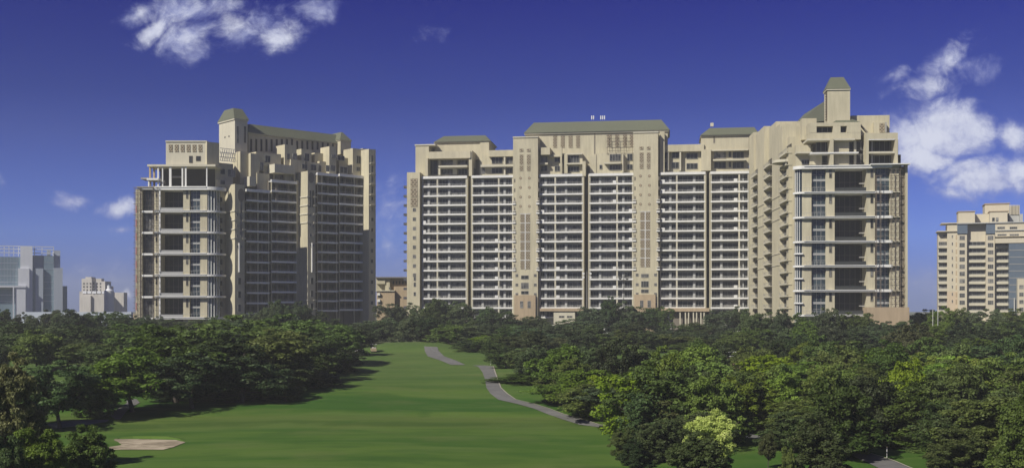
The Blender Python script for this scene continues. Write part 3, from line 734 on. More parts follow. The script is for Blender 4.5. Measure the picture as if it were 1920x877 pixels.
    b.pwin(1531, 1562, 236.6, 248.7, 3.4, 3, glass='glassdark'); b.pwin(1576, 1588, 236.6, 248.7, 3.4, 1, glass='glassdark')
    b.blk('roof', 'roof', 1561, 1614, 219.5, 229.8, 3.2, 12, fr=(2.2, 3))
    b.blk('wall', 'cream', 1596, 1668, 216.5, 262, 8, 12); b.blk('wall', 'cream', 1638.5, 1662, 229, 262, 6.2, 8.1)
    b.jali(1649, 1658, 231, 247.5, 6.15, 3, 5); b.blk('column', 'frame', 1660, 1662.5, 229, 248, 5.6, 6.0)
    # sloping brace
    u, z = b.U(1613, 3), b.Z(231, 1613, 3); u2, z2 = b.U(1628, 3), b.Z(248, 1628, 3); mb = MB(); mb.hexa([(u, 3, z - .6), (u2, 3, z2 - .6), (u2, 4, z2 - .6), (u, 4, z - .6), (u, 3, z), (u2, 3, z2), (u2, 4, z2), (u, 4, z)]); link('sloping_beam', mb.mesh('sloping_beam', [M['slot']]), b.root)
    # lift shaft and cap
    b.blk('wall', 'cream', 1551.5, 1594, 168, 262, 5, 10); b.blk('cornice', 'cream2', 1550, 1595, 166.3, 169, 4.7, 10.4)
    b.blk('roof', 'roof', 1549.5, 1595.5, 142.5, 166.4, 4.6, 10.6, fr=(1.7, 2.0)); 
    mb = MB()
    for z in np.linspace(b.Z(225, 1550, 6), b.Z(172, 1550, 6), 12): mb.box(b.U(1549.5, 5), b.U(1551.3, 5), 5.2, 7, z, z + .25)
    link('scaffold', mb.mesh('scaffold', [M['scaf']]), b.root)
    # left shoulder blocks
    b.blk('wall', 'cream', 1503.5, 1531, 222, 262, 8, 11); b.blk('wall', 'cream', 1492, 1520, 272, 312, 4, 6); b.blk('wall', 'cream', 1466, 1503, 236, 290, 14, 17)
    b.pwin(1503, 1518, 300, 308, 3.9, 3); b.blk('ledge', 'cream2', 1494, 1523, 284.5, 287.5, 1, 5)
    # long mansard roof receding behind the shaft
    u0 = b.U(1490, 70); mb = MB()
    ridge = lambda px, py, w: (b.U(px, w), w, b.Z(py, px, w))
    A = [ridge(1552, 226, 12), ridge(1552, 186, 14), ridge(1508, 214, 60), ridge(1489, 234, 60)]
    Bk = [(x + 5.5, y, z) for x, y, z in A]
    mb.hexa([A[0], Bk[0], (Bk[3][0], Bk[3][1], A[3][2]), A[3], A[1], Bk[1], Bk[2], A[2]]); link('roof', mb.mesh('roof', [M['roof']]), b.root)
    b.blk('wall', 'cream', 1497, 1552, 232, 262, 40, 60)
right_tower()

# ------------------------------------------------------------------ left tower
def left_tower():
    # end tower, facing the camera
    b = Bld('apartment_tower', 'cream tower with scaffolded edge and unfinished open top storey on the left', 'apartment building', (-128.0, 373.0), 0.0)
    YT = [352.5, 396, 435.5, 475.5, 515.5, 555.5, 595.5]
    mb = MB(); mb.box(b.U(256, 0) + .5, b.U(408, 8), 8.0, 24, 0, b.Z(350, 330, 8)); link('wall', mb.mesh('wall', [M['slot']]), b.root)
    def pier(p0, p1, w0=0., w1=8., y0=354, m='cream'): return b.blk('wall', m, p0, p1, y0, 700, w0, w1, bottom=0)
    pier(254.5, 266.5, .1); pier(289.5, 299, 0); pier(343.5, 355.5, 0); pier(375.5, 388.5, 0)
    mb = MB(); cx = b.U(388.5, 0); mb.arcprism(cx, 3.9, 3.5, math.radians(270), math.radians(355), 0, b.Z(352, 400, 0), 0, 8); link('corner_glass', mb.mesh('corner_glass', [M['glassblue']]), b.root)
    for a in (274, 290, 306, 322, 340):
        x = cx + 3.55 * math.cos(math.radians(a)); y = 3.9 + 3.55 * math.sin(math.radians(a)); mb = MB(); mb.box(x - .1, x + .1, y - .1, y + .1, 0, b.Z(352, 400, 0)); link('mullion', mb.mesh('mullion', [M['white']]), b.root)
    ua, ub = b.U(297, 0), cx
    for i, y in enumerate(YT):
        z = b.Z(y, 350, 0); t = .75 if i == 0 else .42
        if i == 0: ua = b.U(292, 0)
        mb = MB(); mb.box(ua, ub, -1.3, 7.9, z - t, z + t * .5); mb.arcprism(ub, 4.1, 5.4, math.radians(270), math.radians(360), z - t, z + t * .5, 0, 10)
        mb.box(ua + .2, ub, -1.5, -1.3, z, z + t * .62)
        bo = link('balcony', mb.mesh('balcony', [M['white']]), b.root)
        z2 = z - .15
        mb = MB(); mb.box(b.U(267, 0), b.U(288, 0), -.7, 7.9, z2 - .4, z2 + .3); link('balcony', mb.mesh('balcony', [M['white']]), b.root)
        if i == 0: continue
        mb = MB(); uc, ud = b.U(343, -1.2), b.U(386, -1.2)
        mb.box(uc, ud, -1.25, -1.19, z + 1.3, z + 1.38)
        for q in range(9): x = uc + (ud - uc) * q / 8; mb.box(x - .03, x + .03, -1.24, -1.2, z + .2, z + 1.3)
        mb.box(b.U(301, 0), uc, -1.1, -1.05, z + .2, z + 1.15)
        link('railing', mb.mesh('railing', [M['rail']]), bo)
    for i in range(len(YT) - 1):
        z1, z0 = b.Z(YT[i], 350, 0) - .6, b.Z(YT[i + 1], 350, 0) + .3
        b.window(b.U(355.5, 1), b.U(375.5, 1), z0 - .2, z1 + .2, 1.0, 3, 4, name='glazed_screen', glass='glassblue')
        b.window(b.U(266.5, 1.2), b.U(289.5, 1.2), z0 - .2, z1 + .2, 1.2, 4, 4, name='glazed_screen', glass='glass', frame='scaf')
        b.window(b.U(299, 6), b.U(343.5, 6), z0, z1, 6.0, 5, 2, name='terrace_glazing', glass='glassdark', frame='slot')
        b.window(b.U(349, 0), b.U(353, 0), z1 - 3, z1, -.02, 1, 1, name='slot_window', frame='slot'); b.window(b.U(292, 0), b.U(295.5, 0), z1 - 2.6, z1, -.02, 1, 1, name='slot_window', frame='slot')
        zm = (z0 + z1) / 2; mb = MB(); mb.box(b.U(355.5, 1), b.U(375.5, 1), .82, .95, zm - .2, zm + .4); link('spandrel', mb.mesh('spandrel', [M['rail']]), b.root)
    mb = MB(); x = b.U(299.5, -.9); mb.box(x - .25, x + .25, -1.0, -.5, 0, b.Z(356, 300, 0)); link('column', mb.mesh('column', [M['white']]), b.root)
    scaffold(b, 254, 265.5, 352, 598, -.3, 3.6, 2); scaffold(b, 289, 297.5, 352, 598, -.6, 3.6, 1)
    for i in range(8):
        b.blk('scaffold_board', 'net', 254.2, 256.2, 385 + i * 26, 399 + i * 26, -1.8, -1.6)
    # open unfinished storey
    b.blk('roof_slab', 'cream2', 276, 404, 308.3, 312, -.2, 16); b.blk('wall', 'dark', 300, 403, 312, 350, 7, 15)  # dark wall paints the shade inside the open storey
    b.blk('roof_slab', 'concrete', 256, 300, 349.5, 352, -1, 8)
    for x, wd in ((295, 2.6), (303.6, 2.0), (317, 4.2), (340.5, 2.6), (346.5, 3.0), (386.5, 2.0)): b.blk('column', 'white', x, x + wd, 311.8, 350, .3, .9)
    for x in (279.5, 287): b.blk('column', 'tan', x, x + 3, 311.8, 350, 2.3, 3)
    b.blk('balcony', 'white', 275, 297, 334, 337.5, -.8, 6); b.blk('ledge', 'concrete', 264, 278, 333, 336, 1, 6)
    b.blk('column', 'white', 277.5, 280, 338, 350, 0, 1)
    b.blk('lintel', 'concrete', 323, 342, 330, 333, 4, 5)
    # roof room with lattice openings
    b.blk('wall', 'cream2', 311, 386.5, 265, 309, 3, 12); b.blk('cornice', 'cream2', 310, 387.5, 263.7, 266, 2.7, 12.3)
    for i in range(6): b.jali(316.5 + i * 11.1, 323.5 + i * 11.1, 271.5, 284, 2.95, 3, 4)
    b.pwin(354.5, 361, 292.5, 305.5, 2.95, 1, 1, frame='slot'); b.pwin(367.5, 376.5, 292.5, 302, 2.95, 1, 1, frame='slot')

    # ------- wing turned away from the sun
    b2 = Bld('apartment_wing', 'shaded cream apartment wing with stepped penthouses, lift shaft and long green roof on the left', 'apartment building', (-102.5, 376.0), 42.0)
    Z0 = lambda py, px, w=0: b2.Z(py, px, w)
    def lb(name, m, p0, p1, y0, y1, w0, w1, **k): return b2.blk(name, m, p0, p1, y0, y1, w0, w1, **k)
    # link between the end tower and the wing, with windows
    lb('wall', 'cream', 408, 437, 338, 700, 1.5, 14, bottom=0); lb('wall', 'cream', 404, 437, 306, 340, 3, 14)
    for k in range(13):
        y = 350 + k * 19.6
        if y < 580: b2.pwin(410.5, 417, y, y + 9, 1.45, 1, 1); b2.pwin(424, 432, y - 1, y + 12, 1.45, 2, 1)
    b2.pwin(413, 422, 316, 327, 2.95, 1); b2.pwin(427, 441, 318, 332, 2.95, 2); b2.pwin(413, 422, 338, 346, 1.45, 1)
    # first projecting pier
    b2.blk('wall', 'cream', 440.5, 458.5, 345.5, 700, -5.5, 2, bottom=0)
    b2.pwin(450, 454, 378, 440, -5.53, 1, 4, frame='slot')
    def oval(px, py, w, rx, rz):
        mb = MB(); u = b2.U(px, w); z = b2.Z(py, px, w); n = 14
        k = len(mb.v); mb.v += [(u + rx * math.cos(2 * math.pi * i / n), w - .08, z + rz * math.sin(2 * math.pi * i / n)) for i in range(n)]
        mb.v += [(u + rx * math.cos(2 * math.pi * i / n), w + .1, z + rz * math.sin(2 * math.pi * i / n)) for i in range(n)]
        mb.f.append(tuple(range(n))); mb.m.append(0)
        for i in range(n): j = (i + 1) % n; mb.f.append((i, n + i, n + j, j)); mb.m.append(0)
        link('oval_window', mb.mesh('oval_window', [M['slot']]), b2.root)
    oval(452, 366, -5.5, 1.3, 2.3); oval(583.5, 333, -5.2, 1.3, 1.9)
    # balcony bays: heights stepping down to the left
    def zz(y, px, n): z = b2.Z(y, px) + GB; return [z - 3.6 * k for k in range(n)]
    b2.bay(462, 505, [484], zz(357.5, 480, 13), wallm='slot', slabm='fascia', cm='cream', gl='glassdark', cr=.7, colw=.1, endcol=(0, 1))  # brown back walls and darker glass paint the recess shade
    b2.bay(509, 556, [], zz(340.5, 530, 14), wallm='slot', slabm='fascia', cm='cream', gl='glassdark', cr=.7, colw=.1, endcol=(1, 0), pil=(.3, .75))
    lb('wall', 'cream', 555.5, 568, 338, 700, .6, 12, bottom=0)
    b2.blk('wall', 'cream', 577, 591.5, 321, 700, -5.2, 2, bottom=0)
    for px, pw, w, tops in ((440.5, 18, -5.5, 345.5), (577, 14.5, -5.2, 321)):
        # mouldings on the piers
        for k in list(range(3, 7)) + list(range(15, 20)):
            z = b2.Z(tops, px, w) - 3.1 * k
            if z > 3: mb = MB(); u0 = b2.U(px, w); u1 = b2.U(px + pw, w); mb.box(u0 - .3, u0 + .8, w - .3, w + 5, z, z + .45); mb.box(u1 - .8, u1 + .3, w - .3, w + 3, z, z + .45); link('string_course', mb.mesh('string_course', [M['cream2']]), b2.root)
        for k in range(4):
            z = b2.Z(400, px, w) - 3.6 * k; u0 = b2.U(px, w)
            for e in (.7, 2.2): b2.window(u0 + e, u0 + e + .5, z - 1, z, w - .02, 1, 1)
        for k in range(3):
            z = b2.Z(520, px, w) - 4.6 * k; u0 = b2.U(px, w); b2.window(u0 + 1.1, u0 + 2.3, z - 2.4, z, w - .02, 1, 1)
        mb = MB(); u0 = b2.U(px + 7.5, w); mb.box(u0 - .15, u0 + .15, w - .5, w, b2.Z(510, px, w), b2.Z(455, px, w)); link('fin', mb.mesh('fin', [M['white']]), b2.root)
    b2.pwin(580, 583, 357, 388, -5.23, 1, 2, frame='slot'); b2.pwin(585.5, 588.5, 357, 388, -5.23, 1, 2, frame='slot')
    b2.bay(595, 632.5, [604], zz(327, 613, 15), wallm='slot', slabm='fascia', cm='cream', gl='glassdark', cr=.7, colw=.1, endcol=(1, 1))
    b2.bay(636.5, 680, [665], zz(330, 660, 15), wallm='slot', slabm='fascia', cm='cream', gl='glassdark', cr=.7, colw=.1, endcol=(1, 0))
    for g0, g1 in ((505.2, 508.8), (632.7, 636.3)):
        mb = MB(); mb.box(b2.U(g0), b2.U(g1), 4, 8, 0, b2.Z(335, g0)); link('recess_wall', mb.mesh('recess_wall', [M['slot']]), b2.root)
    lb('wall', 'cream', 680.3, 687, 326, 700, .5, 12, bottom=0)
    b2.blk('wall', 'cream', 691.5, 704.5, 280, 700, -3.6, 6, bottom=0)
    for k in range(15):
        y = 291 + k * 19.5; b2.pwin(695.5, 699.5, y, y + (13 if k < 4 else 7), -3.63, 1, 1)
        if k < 5:
            z = b2.Z(y + 16, 700, -3.6); mb = MB(); mb.box(b2.U(693, -3.6), b2.U(703, -3.6), -4.4, -3.6, z - .2, z + .1); link('ledge', mb.mesh('ledge', [M['cream2']]), b2.root)
    # body behind all bays
    mb = MB(); mb.box(b2.U(440, 0), b2.U(700, 0), 10.2, 24, 0, b2.Z(335, 600)); link('wall', mb.mesh('wall', [M['cream']]), b2.root)
    # lift shaft with cap
    b2.blk('wall', 'cream2', 440.5, 464, 226, 345, 9, 21)
    for x in (443.5, 457.5): b2.pwin(x, x + 4, 237, 268, 8.95, 1, 1, frame='slot')
    u0, u1 = b2.U(440.5, 9) - .35, b2.U(464, 9) + .3; z0 = b2.Z(226, 452, 9); mb = MB(); mb.box(u0, u1, 8.7, 21.4, z0, z0 + .5); link('cornice', mb.mesh('cornice', [M['cream2']]), b2.root)
    mb = MB(); mb.frustum(u0 - .1, u1 + .2, 8.6, 21.5, z0 + .5, z0 + 4.6, 1.2, 3.0); link('roof', mb.mesh('roof', [M['roof']]), b2.root)
    for px in (418.5, 427.5):      # two round openings on the lit face
        k = (px - 960) / F; w = 9 + (440.5 - px) / 35.5 * 12
        for w in [w]:
            mb = MB(); z = b2.Z(253, 440, 9); uu = b2.U(440.5, 9); mb.bar((uu - .06, w, z), (uu + .1, w, z), .38, 0, 10); link('round_window', mb.mesh('round_window', [M['dark']]), b2.root)
    # roof truss left of the shaft
    mb = MB(); w = 6.5
    for i in range(7):
        a = b2.U(413 + i * 4.2, w); mb.bar((a, w, b2.Z(302, 425, w)), (a + .9, w, b2.Z(280, 425, w)), .09); mb.bar((a + 1, w, b2.Z(302, 425, w)), (a - .2, w, b2.Z(282, 425, w)), .08)
    for y in (279, 287, 295, 302): mb.bar((b2.U(412, w), w, b2.Z(y, 425, w)), (b2.U(441, w), w, b2.Z(y, 425, w)), .12)
    link('roof_truss', mb.mesh('roof_truss', [M['white']]), b2.root)
    b2.blk('wall', 'cream', 388, 411, 267, 309, 0.5, 4)
    # stepped walls
    b2.blk('wall', 'cream', 450.5, 467, 284.5, 345, 4.5, 10.5); 
    # long roof
    b2.blk('wall', 'cream', 466, 652, 262, 330, 13, 24); 
    for i in range(18): b2.pwin(469 + i * 9.6, 472.5 + i * 9.6, 264 if i > 8 else 261, 281 + (3 if i < 6 else 0), 12.95, 1, 1, frame='slot', glass='dark')
    def roofseg(p0, p1, w0, w1, ye0, yr, ins, insw, e0=0, e1=0):
        u0, u1 = b2.U(p0, w0), b2.U(p1, w0); z0 = b2.Z(ye0, (p0 + p1) / 2, w0); z1 = b2.Z(yr, (p0 + p1) / 2, w0 + insw); mb = MB()
        mb.box(u0, u1, w0, w1, z0 - .3, z0 + .002); link('cornice', mb.mesh('cornice', [M['cream2']]), b2.root)
        mb = MB(); mb.frustum(u0 - .2, u1 + .2, w0 - .2, w1 + .2, z0 + .004, z1, ins, insw); link('roof', mb.mesh('roof', [M['roof']]), b2.root)
    roofseg(466, 650, 12.5, 24, 259.5, 244, 2.2, 3); roofseg(638, 659, 10, 24.5, 263, 249, 2.5, 3)
    b2.blk('wall', 'cream', 638.5, 658, 264, 290, 10.3, 24)
    # stepped penthouses; their left ends catch the sun
    P = [  # p0,p1,ytop,ybot,w0,w1
        (480, 527, 287, 312, 4, 13), (470, 486, 288, 340, 3.0, 12), (534, 556, 272, 345, 3.4, 10), (545, 572, 300, 340, 2.6, 9),
        (482, 505, 325, 360, 2.6, 9), (494, 522, 311, 345, 4.6, 9), (551, 553, 312, 340, 1, 2), (565, 584, 280, 330, 5.6, 12),
        (617.5, 630.5, 275, 326, 1.8, 8), (599, 618, 303, 326, 4, 9), (575, 600, 305, 330, 4, 9), (590, 606, 287, 306, 6, 9),
        (661.5, 680, 279, 332, 1.6, 8), (636, 662, 296, 332, 4.8, 8.5), (680, 692, 279, 330, 4, 12), (508, 556, 312, 340, 5.2, 9)]
    for p0, p1, y0, y1, w0, w1 in P: b2.blk('wall', 'cream', p0, p1, y0, y1, w0, w1)
    for p0, p1, y0, y1, w in ((497, 507, 292, 305, 3.9), (487, 494, 304, 320, 3.0), (498, 512, 325, 336, 4.5), (549, 557, 288, 305, 3.3), (538, 543, 288, 300, 3.3), (571, 580, 288, 302, 5.5),
                              (515, 533, 326, 336, 4.6), (540, 546, 324, 333, 4.6), (556, 562, 324, 336, 2.5), (566, 576, 308, 317, 2.5), (583, 593, 309, 320, 3.9), (597, 602, 310, 322, 3.9), (611, 617, 310, 322, 1.7), (620, 628, 310, 321, 1.7),
                              (622, 624, 289, 296, 1.7), (626, 628, 289, 296, 1.7), (632, 646, 292, 301, 1.5), (637, 651, 313, 325, 1.5), (668, 676, 292, 307, 1.5), (668, 675, 313, 321, 1.5)):
        b2.pwin(p0, p1, y0, y1, w, 2, 1)
    # penthouse fronts painted in paler plaster as though turned to the sun
    for nm, p0, p1, y0, y1, w0, w1 in (('wall', 515, 553, 309, 325, -.6, 5), ('wall', 468, 480, 331, 349, -1.0, 3),):
        u0, u1, zb, zt = b2.rect(p0, p1, y0, y1, w0); mb = MB(); mb.box(u0, u1, w0, w1, zb, zt); link('wall', mb.mesh('wall', [M['cream2']]), b2.root)
left_tower()

# ------------------------------------------------------------------ other buildings
def others():
    # cream block at the far right
    b = Bld('apartment_block', 'pale yellow apartment block with rounded balcony rows at the far right edge', 'apartment building', (205, 520), -18.0)
    M['yell'] = mat('yellow_cream_plaster', (.52, .465, .34), .85, .2, wallfn((.52, .465, .34), .08))
    M['peach'] = mat('peach_plaster', (.52, .42, .29), .85, .2, wallfn((.52, .42, .29), .08))
    M['bluegrey'] = mat('blue_grey_glazing', (.14, .16, .18), .3, .5, wallfn((.10, .13, .16), .1))
    def blk(m, *a, name='wall', **k): return b.blk(name, m, *a, **k)
    blk('yell', 1759, 1777, 434, 700, 2.5, 12, bottom=0); blk('yell', 1776, 1796, 421, 546, 0, 12); blk('peach', 1776, 1796, 546, 700, .02, 12, bottom=0)
    blk('yell', 1796, 1813, 440, 700, -1.4, 20, bottom=0); blk('yell', 1813, 1849, 421, 700, 2.2, 20, bottom=0); blk('yell', 1849, 1865, 440, 700, -1.4, 20, bottom=0)
    blk('yell', 1865, 1891, 421, 700, 2.2, 20, bottom=0)
    blk('bluegrey', 1795, 1814, 419, 438, -1.0, 18); blk('bluegrey', 1849, 1866, 419, 438, -1.0, 18)
    blk('yell', 1866, 1960, 417, 443, -1, 20); blk('yell', 1866, 1960, 446, 455, -2.5, 20); 
    for y, x0 in ((417.5, 1765), (432.5, 1757)): blk('yell', x0, 1796, y, y + 1.6, -.8, 12, name='cornice')
    blk('greywhite', 1795, 1960, 416.2, 418, -1.6, 20, name='cornice'); blk('greywhite', 1866, 1960, 430.3, 431.8, -1.6, 20, name='cornice')
    blk('yell', 1797, 1828, 396.5, 419, 3, 14); blk('tan', 1796, 1829, 395.5, 397, 2.6, 14.3, name='cornice'); blk('yell', 1828, 1857, 401, 418, 8, 14)
    blk('yell', 1856, 1889, 396, 418, 4, 16); blk('tan', 1855, 1892, 395, 396.5, 3.6, 16, name='cornice'); blk('yell', 1847, 1893, 382, 400, 12, 24); blk('tan', 1846, 1894, 380.8, 382.5, 11.6, 24, name='cornice'); blk('greywhite', 1893, 1912, 386, 418, 10, 24); blk('greywhite', 1912, 1918, 401, 418, 8, 24)
    for i in range(7): blk('yell', 1894 + i * 2.7, 1895.4 + i * 2.7, 384, 402, 9.4, 10, name='fin')
    b.pwin(1860, 1865, 408, 415, 3.95, 1); b.pwin(1867, 1872, 408, 415, 3.95, 1)
    for i in range(11):
        y = 452 + i * 13.45
        for p0, p1, w in ((1759, 1776.5, 2.5), (1815, 1848, 2.2), (1867, 1890.5, 2.2)):
            if y > 575: continue
            b.pwin(p0 + 1, p1 - 1, y + 1.2, y + 8.2, w - .05, 4, 1)
            u0, u1, zb, zt = b.rect(p0, p1, y + 8.2, y + 13.0, w - 1.6); mb = MB(); mb.box(u0, u1, w - 1.6, w - 1.4, zb, zt); mb.box(u0, u1, w - 1.4, w - .003, zb, zb + .2)
            link('balcony', mb.mesh('balcony', [M['cream2']]), b.root)
            z0 = zt; mb = MB(); mb.box(u0, u1, w - 1.55, w - 1.5, z0 + .3, z0 + .36); link('railing', mb.mesh('railing', [M['rail']]), b.root)
        if y < 575:
            b.pwin(1799, 1809, y - 10, y - 2.5, -1.45, 3, 2); b.pwin(1852, 1862.5, y - 10, y - 2.5, -1.45, 3, 2)
            b.pwin(1784.5, 1786.5, y - 11, y - 6, -.03, 1); b.blk('string_course', 'tan', 1792, 1794, y - 12, y - 3, -.1, .02)
    b.pwin(1768, 1778, 440.5, 443.5, 2.2, 2)
    for x in (1870, 1893): b.pwin(x, x + 14, 425, 429, -1.05, 4); b.pwin(x, x + 17, 438.5, 441.5, -1.05, 4)
    # blue grey curtain wall with an arched foot
    b.blk('curtain_wall', 'bluegrey', 1892, 1960, 456, 700, -3.5, 4, bottom=0)
    for i in range(8): b.blk('glazing_bar', 'frame', 1892, 1960, 468 + i * 13, 469 + i * 13, -3.62, -3.5)
    b.blk('wall', 'yell', 1908, 1960, 522, 700, -7, -3.6, bottom=0)
    mb = MB(); u = b.U(1920, -7); mb.arcprism(u, 0, 3.2, 0, math.pi, 0, 1, 0, 10)
    for i in range(4): b.pwin(1911, 1919, 534 + i * 14, 541 + i * 14, -7.03, 2, 2)
    b.blk('column', 'greywhite', 1901, 1903, 558, 600, -4.5, -4, bottom=0)

    # glass office building on the far left
    b = Bld('office_building', 'hazy blue glass office building with white roof frame at the far left edge', 'office building', (-300, 640), 24.0)
    M['og'] = mat('teal_office_glass', (.19, .26, .31), .25, .5, wallfn((.19, .26, .30), .10)); M['og2'] = mat('grey_blue_cladding', (.38, .42, .46), .5, .4, wallfn((.38, .42, .46), .06))  # office colours paled to stand in for distance haze
    M['ow'] = mat('pale_grey_cladding', (.66, .67, .68), .6, .3, wallfn((.66, .67, .68), .06))
    def w(nm, m, *a, **k): return b.blk(nm, m, *a, **k)
    w('curtain_wall', 'og', -40, 39, 481, 700, 0, 26, bottom=0); w('curtain_wall', 'og2', 61, 113, 479, 700, 3, 28, bottom=0)
    w('curtain_wall', 'og', 55, 66.5, 503, 700, 0, 22, bottom=0); w('curtain_wall', 'og2', 66.5, 81, 503, 700, -.6, 22, bottom=0); w('curtain_wall', 'og', 81, 101, 479.5, 700, 1, 22, bottom=0)
    w('curtain_wall', 'og2', 101, 117.5, 502, 700, -1, 22, bottom=0); w('curtain_wall', 'og', 117.5, 126, 536, 700, 2, 22, bottom=0)
    w('wall', 'ow', 38, 61, 461, 700, -1.2, 20, bottom=0); w('wall', 'ow', 34, 55, 503, 700, -2.4, 20, bottom=0); w('wall', 'ow', 28.5, 48, 536, 700, -3.6, 20, bottom=0)
    w('wall', 'ow', -40, 49, 535, 538.5, -4, 0); w('column', 'ow', 24, 26.5, 538, 700, -4.05, -3, bottom=0)
    w('wall', 'og2', 100, 113, 469.5, 481, 6, 26)
    # roof frame
    for y in (460.8, 466, 473): w('roof_frame', 'ow', -40, 101, y, y + 1.3, 1, 2)
    for x in list(range(-20, 38, 9)) + [64, 78, 99.5]: w('roof_frame', 'ow', x, x + 1.4, 462, 480, 1.1, 1.9)
    w('curtain_wall', 'og2', 88, 95, 469, 480, 4, 8)
    for i in range(7):
        y = 492 + i * 12
        w('floor_band', 'og2', -40, 33.5, y, y + 1.2, -.12, .0); w('floor_band', 'og2', 82, 100.5, y, y + .8, .88, 1.0)
    for i in range(6):
        w('glazing_bar', 'og2', 2 + i * 6, 2.5 + i * 6, 482, 534, -.10, -.0)

    # distant pale building and silo
    b = Bld('distant_building', 'hazy beige stepped building far beyond the trees, left of the white silo', 'building', (-330, 860), 0.0)
    M['hz'] = mat('haze_paled_beige_concrete', (.50, .47, .42), .9, .1, wallfn((.50, .47, .42), .2))  # concrete colour paled to stand in for distance haze
    for a in ((153, 172, 522, 600, 0, 14), (160, 171, 519, 524, 1, 10), (172, 197, 527, 600, 3, 16), (180, 190, 522, 528, 4, 10), (197, 205, 536, 600, 5, 14), (149, 196, 546, 600, -3, 10), (150, 170, 554, 600, -5, 5), (196, 232, 548, 600, 8, 16)): b.blk('wall', 'hz', *a[:4], a[4], a[5], bottom=0)
    for r in range(4):
        for i in range(6): b.pwin(156 + i * 6.2, 158.6 + i * 6.2, 530 + r * 6, 533 + r * 6, (-.05 if i < 3 else 2.95) if r < 3 else -3.05, 1)
    for i in range(5): b.blk('slab_band', 'ow', 155 + i * 9, 162 + i * 9, 545.5, 550, -3.4, -2.9)
    s = empty('storage_silo', (-252, 690, GB)); tag(s, 'white cylindrical silo with small cap rising above the trees on the left', 'silo')
    def zq(py): return CAMZ + (HOR - py) / F * 690 - GB
    def xq(px): return (px - 960) / F * 690 + 252
    mb = MB(); mb.bar((xq(204.5), 0, 0), (xq(204.5), 0, zq(545)), 2.95, 0, 20); link('tank', mb.mesh('tank', [M['white']]), s)
    mb = MB(); mb.bar((xq(204.5), 0, zq(545)), (xq(204.5), 0, zq(541.5)), 2.7, 0, 20, 1.5); mb.bar((xq(204.5), 0, zq(541.5)), (xq(204.5), 0, zq(535)), 1.1, 0, 12); link('cap', mb.mesh('cap', [M['ow']]), s)
    mb = MB(); mb.bar((xq(204.5), 0, zq(535)), (xq(204.5), 0, zq(533)), .5, 0, 8); link('vent', mb.mesh('vent', [M['og']]), s)

    # low block between the two towers
    b = Bld('low_building', 'low tan building seen in the gap between the left wing and the long block', 'building', (-58, 480), 0.0)
    for a in ((705, 722, 520.5, 532, 0, 12), (722, 731, 521, 545, .5, 12), (731, 770, 522, 545, 2, 12), (706, 740, 545.5, 700, -2, 10), (740, 770, 537, 700, 0, 12), (705, 722, 532, 546, 3, 12)):
        b.blk('wall', 'tan' if a[0] > 730 or a[2] > 540 else 'cream', *a[:4], a[4], a[5], bottom=0 if a[3] == 700 else None)
    b.blk('roof_slab', 'slot', 704, 770, 519, 521, -1, 13); b.blk('roof_slab', 'cream2', 704, 740, 543.8, 545.6, -2.6, 3)
    for i in range(5): b.pwin(736 + i * 6, 739 + i * 6, 526, 533, 1.95, 1)
    b.pwin(729, 732, 538, 542, .4, 1)
    for y in (550, 562, 574): b.pwin(708, 714, y + 4, y + 8, -2.05, 1); b.blk('balcony', 'white', 707.5, 712.5, y - 1, y + 3.5, -3, -2)

    # grey boundary wall and low ridge far off at left
    mb = MB(); mb.box(-30, 30, 0, 3, 0, 8.6); o = link('boundary_wall', mb.mesh('boundary_wall', [M['og2']]), None, (-238, 600, GB)); tag(o, 'plain grey wall between the glass office building and the silo', 'wall')
    mb = MB(); mb.box(-14, 14, 0, 3, 0, 7.4); o = link('boundary_wall', mb.mesh('boundary_wall', [M['tan']]), None, (-218, 620, GB)); tag(o, 'brownish low wall between the white silo and the scaffolded tower', 'wall')
    # tan retaining wall with pale coping, glimpsed between trees
    yy = 236; x0, x1 = (1352 - 960) / F * yy, (1389 - 960) / F * yy
    s = empty('garden_wall', ((x0 + x1) / 2, yy, gz((x0 + x1) / 2, yy))); tag(s, 'short reddish wall with pale coping glimpsed between trees right of the centre', 'wall')
    g = gz((x0 + x1) / 2, yy); zt = CAMZ - (668.5 - HOR) / F * yy - g
    mb = MB(); mb.box(x0 - (x0 + x1) / 2, x1 - (x0 + x1) / 2, 0, .3, -.3, zt); link('wall_face', mb.mesh('wall_face', [M['net']]), s)
    mb = MB(); mb.box(x0 - (x0 + x1) / 2, x1 - (x0 + x1) / 2, -.08, .38, zt, zt + .25); link('coping', mb.mesh('coping', [M['white']]), s)
    mb = MB(); mb.box(x0 - (x0 + x1) / 2 + .5, x0 - (x0 + x1) / 2 + .85, -.3, -.1, 0, zt + 1.6); mb.box(x0 - (x0 + x1) / 2 + .5, x1 - (x0 + x1) / 2, 0, .1, zt + .95, zt + 1.15); link('rail', mb.mesh('rail', [M['white']]), s)
    # floodlight masts in front of the long block
    for px, pt, lab in ((1169.5, 512, 'dark floodlight mast with crossarm in front of the long block, right of centre'), (1100.5, 508, 'dark lamp mast with four round heads before the long block')):
        y = 392; x = (px - 960) / F * y; h = CAMZ + (HOR - pt) / F * y - GB
        s = empty('floodlight_mast', (x, y, GB)); tag(s, lab, 'floodlight')
        mb = MB(); mb.bar((0, 0, 0), (0, 0, h), .16, 0, 8, .09); link('pole', mb.mesh('pole', [M['frame'] if px < 1150 else M['dark']]), s)
        mb = MB(); mb.bar((-1.5, 0, h - 1.2), (1.5, 0, h - 1.2), .08); 
        if px > 1150: mb.bar((-1.2, 0, h - 2.3), (1.2, 0, h - 2.3), .08)
        link('crossarm', mb.mesh('crossarm', [M['dark']]), s)
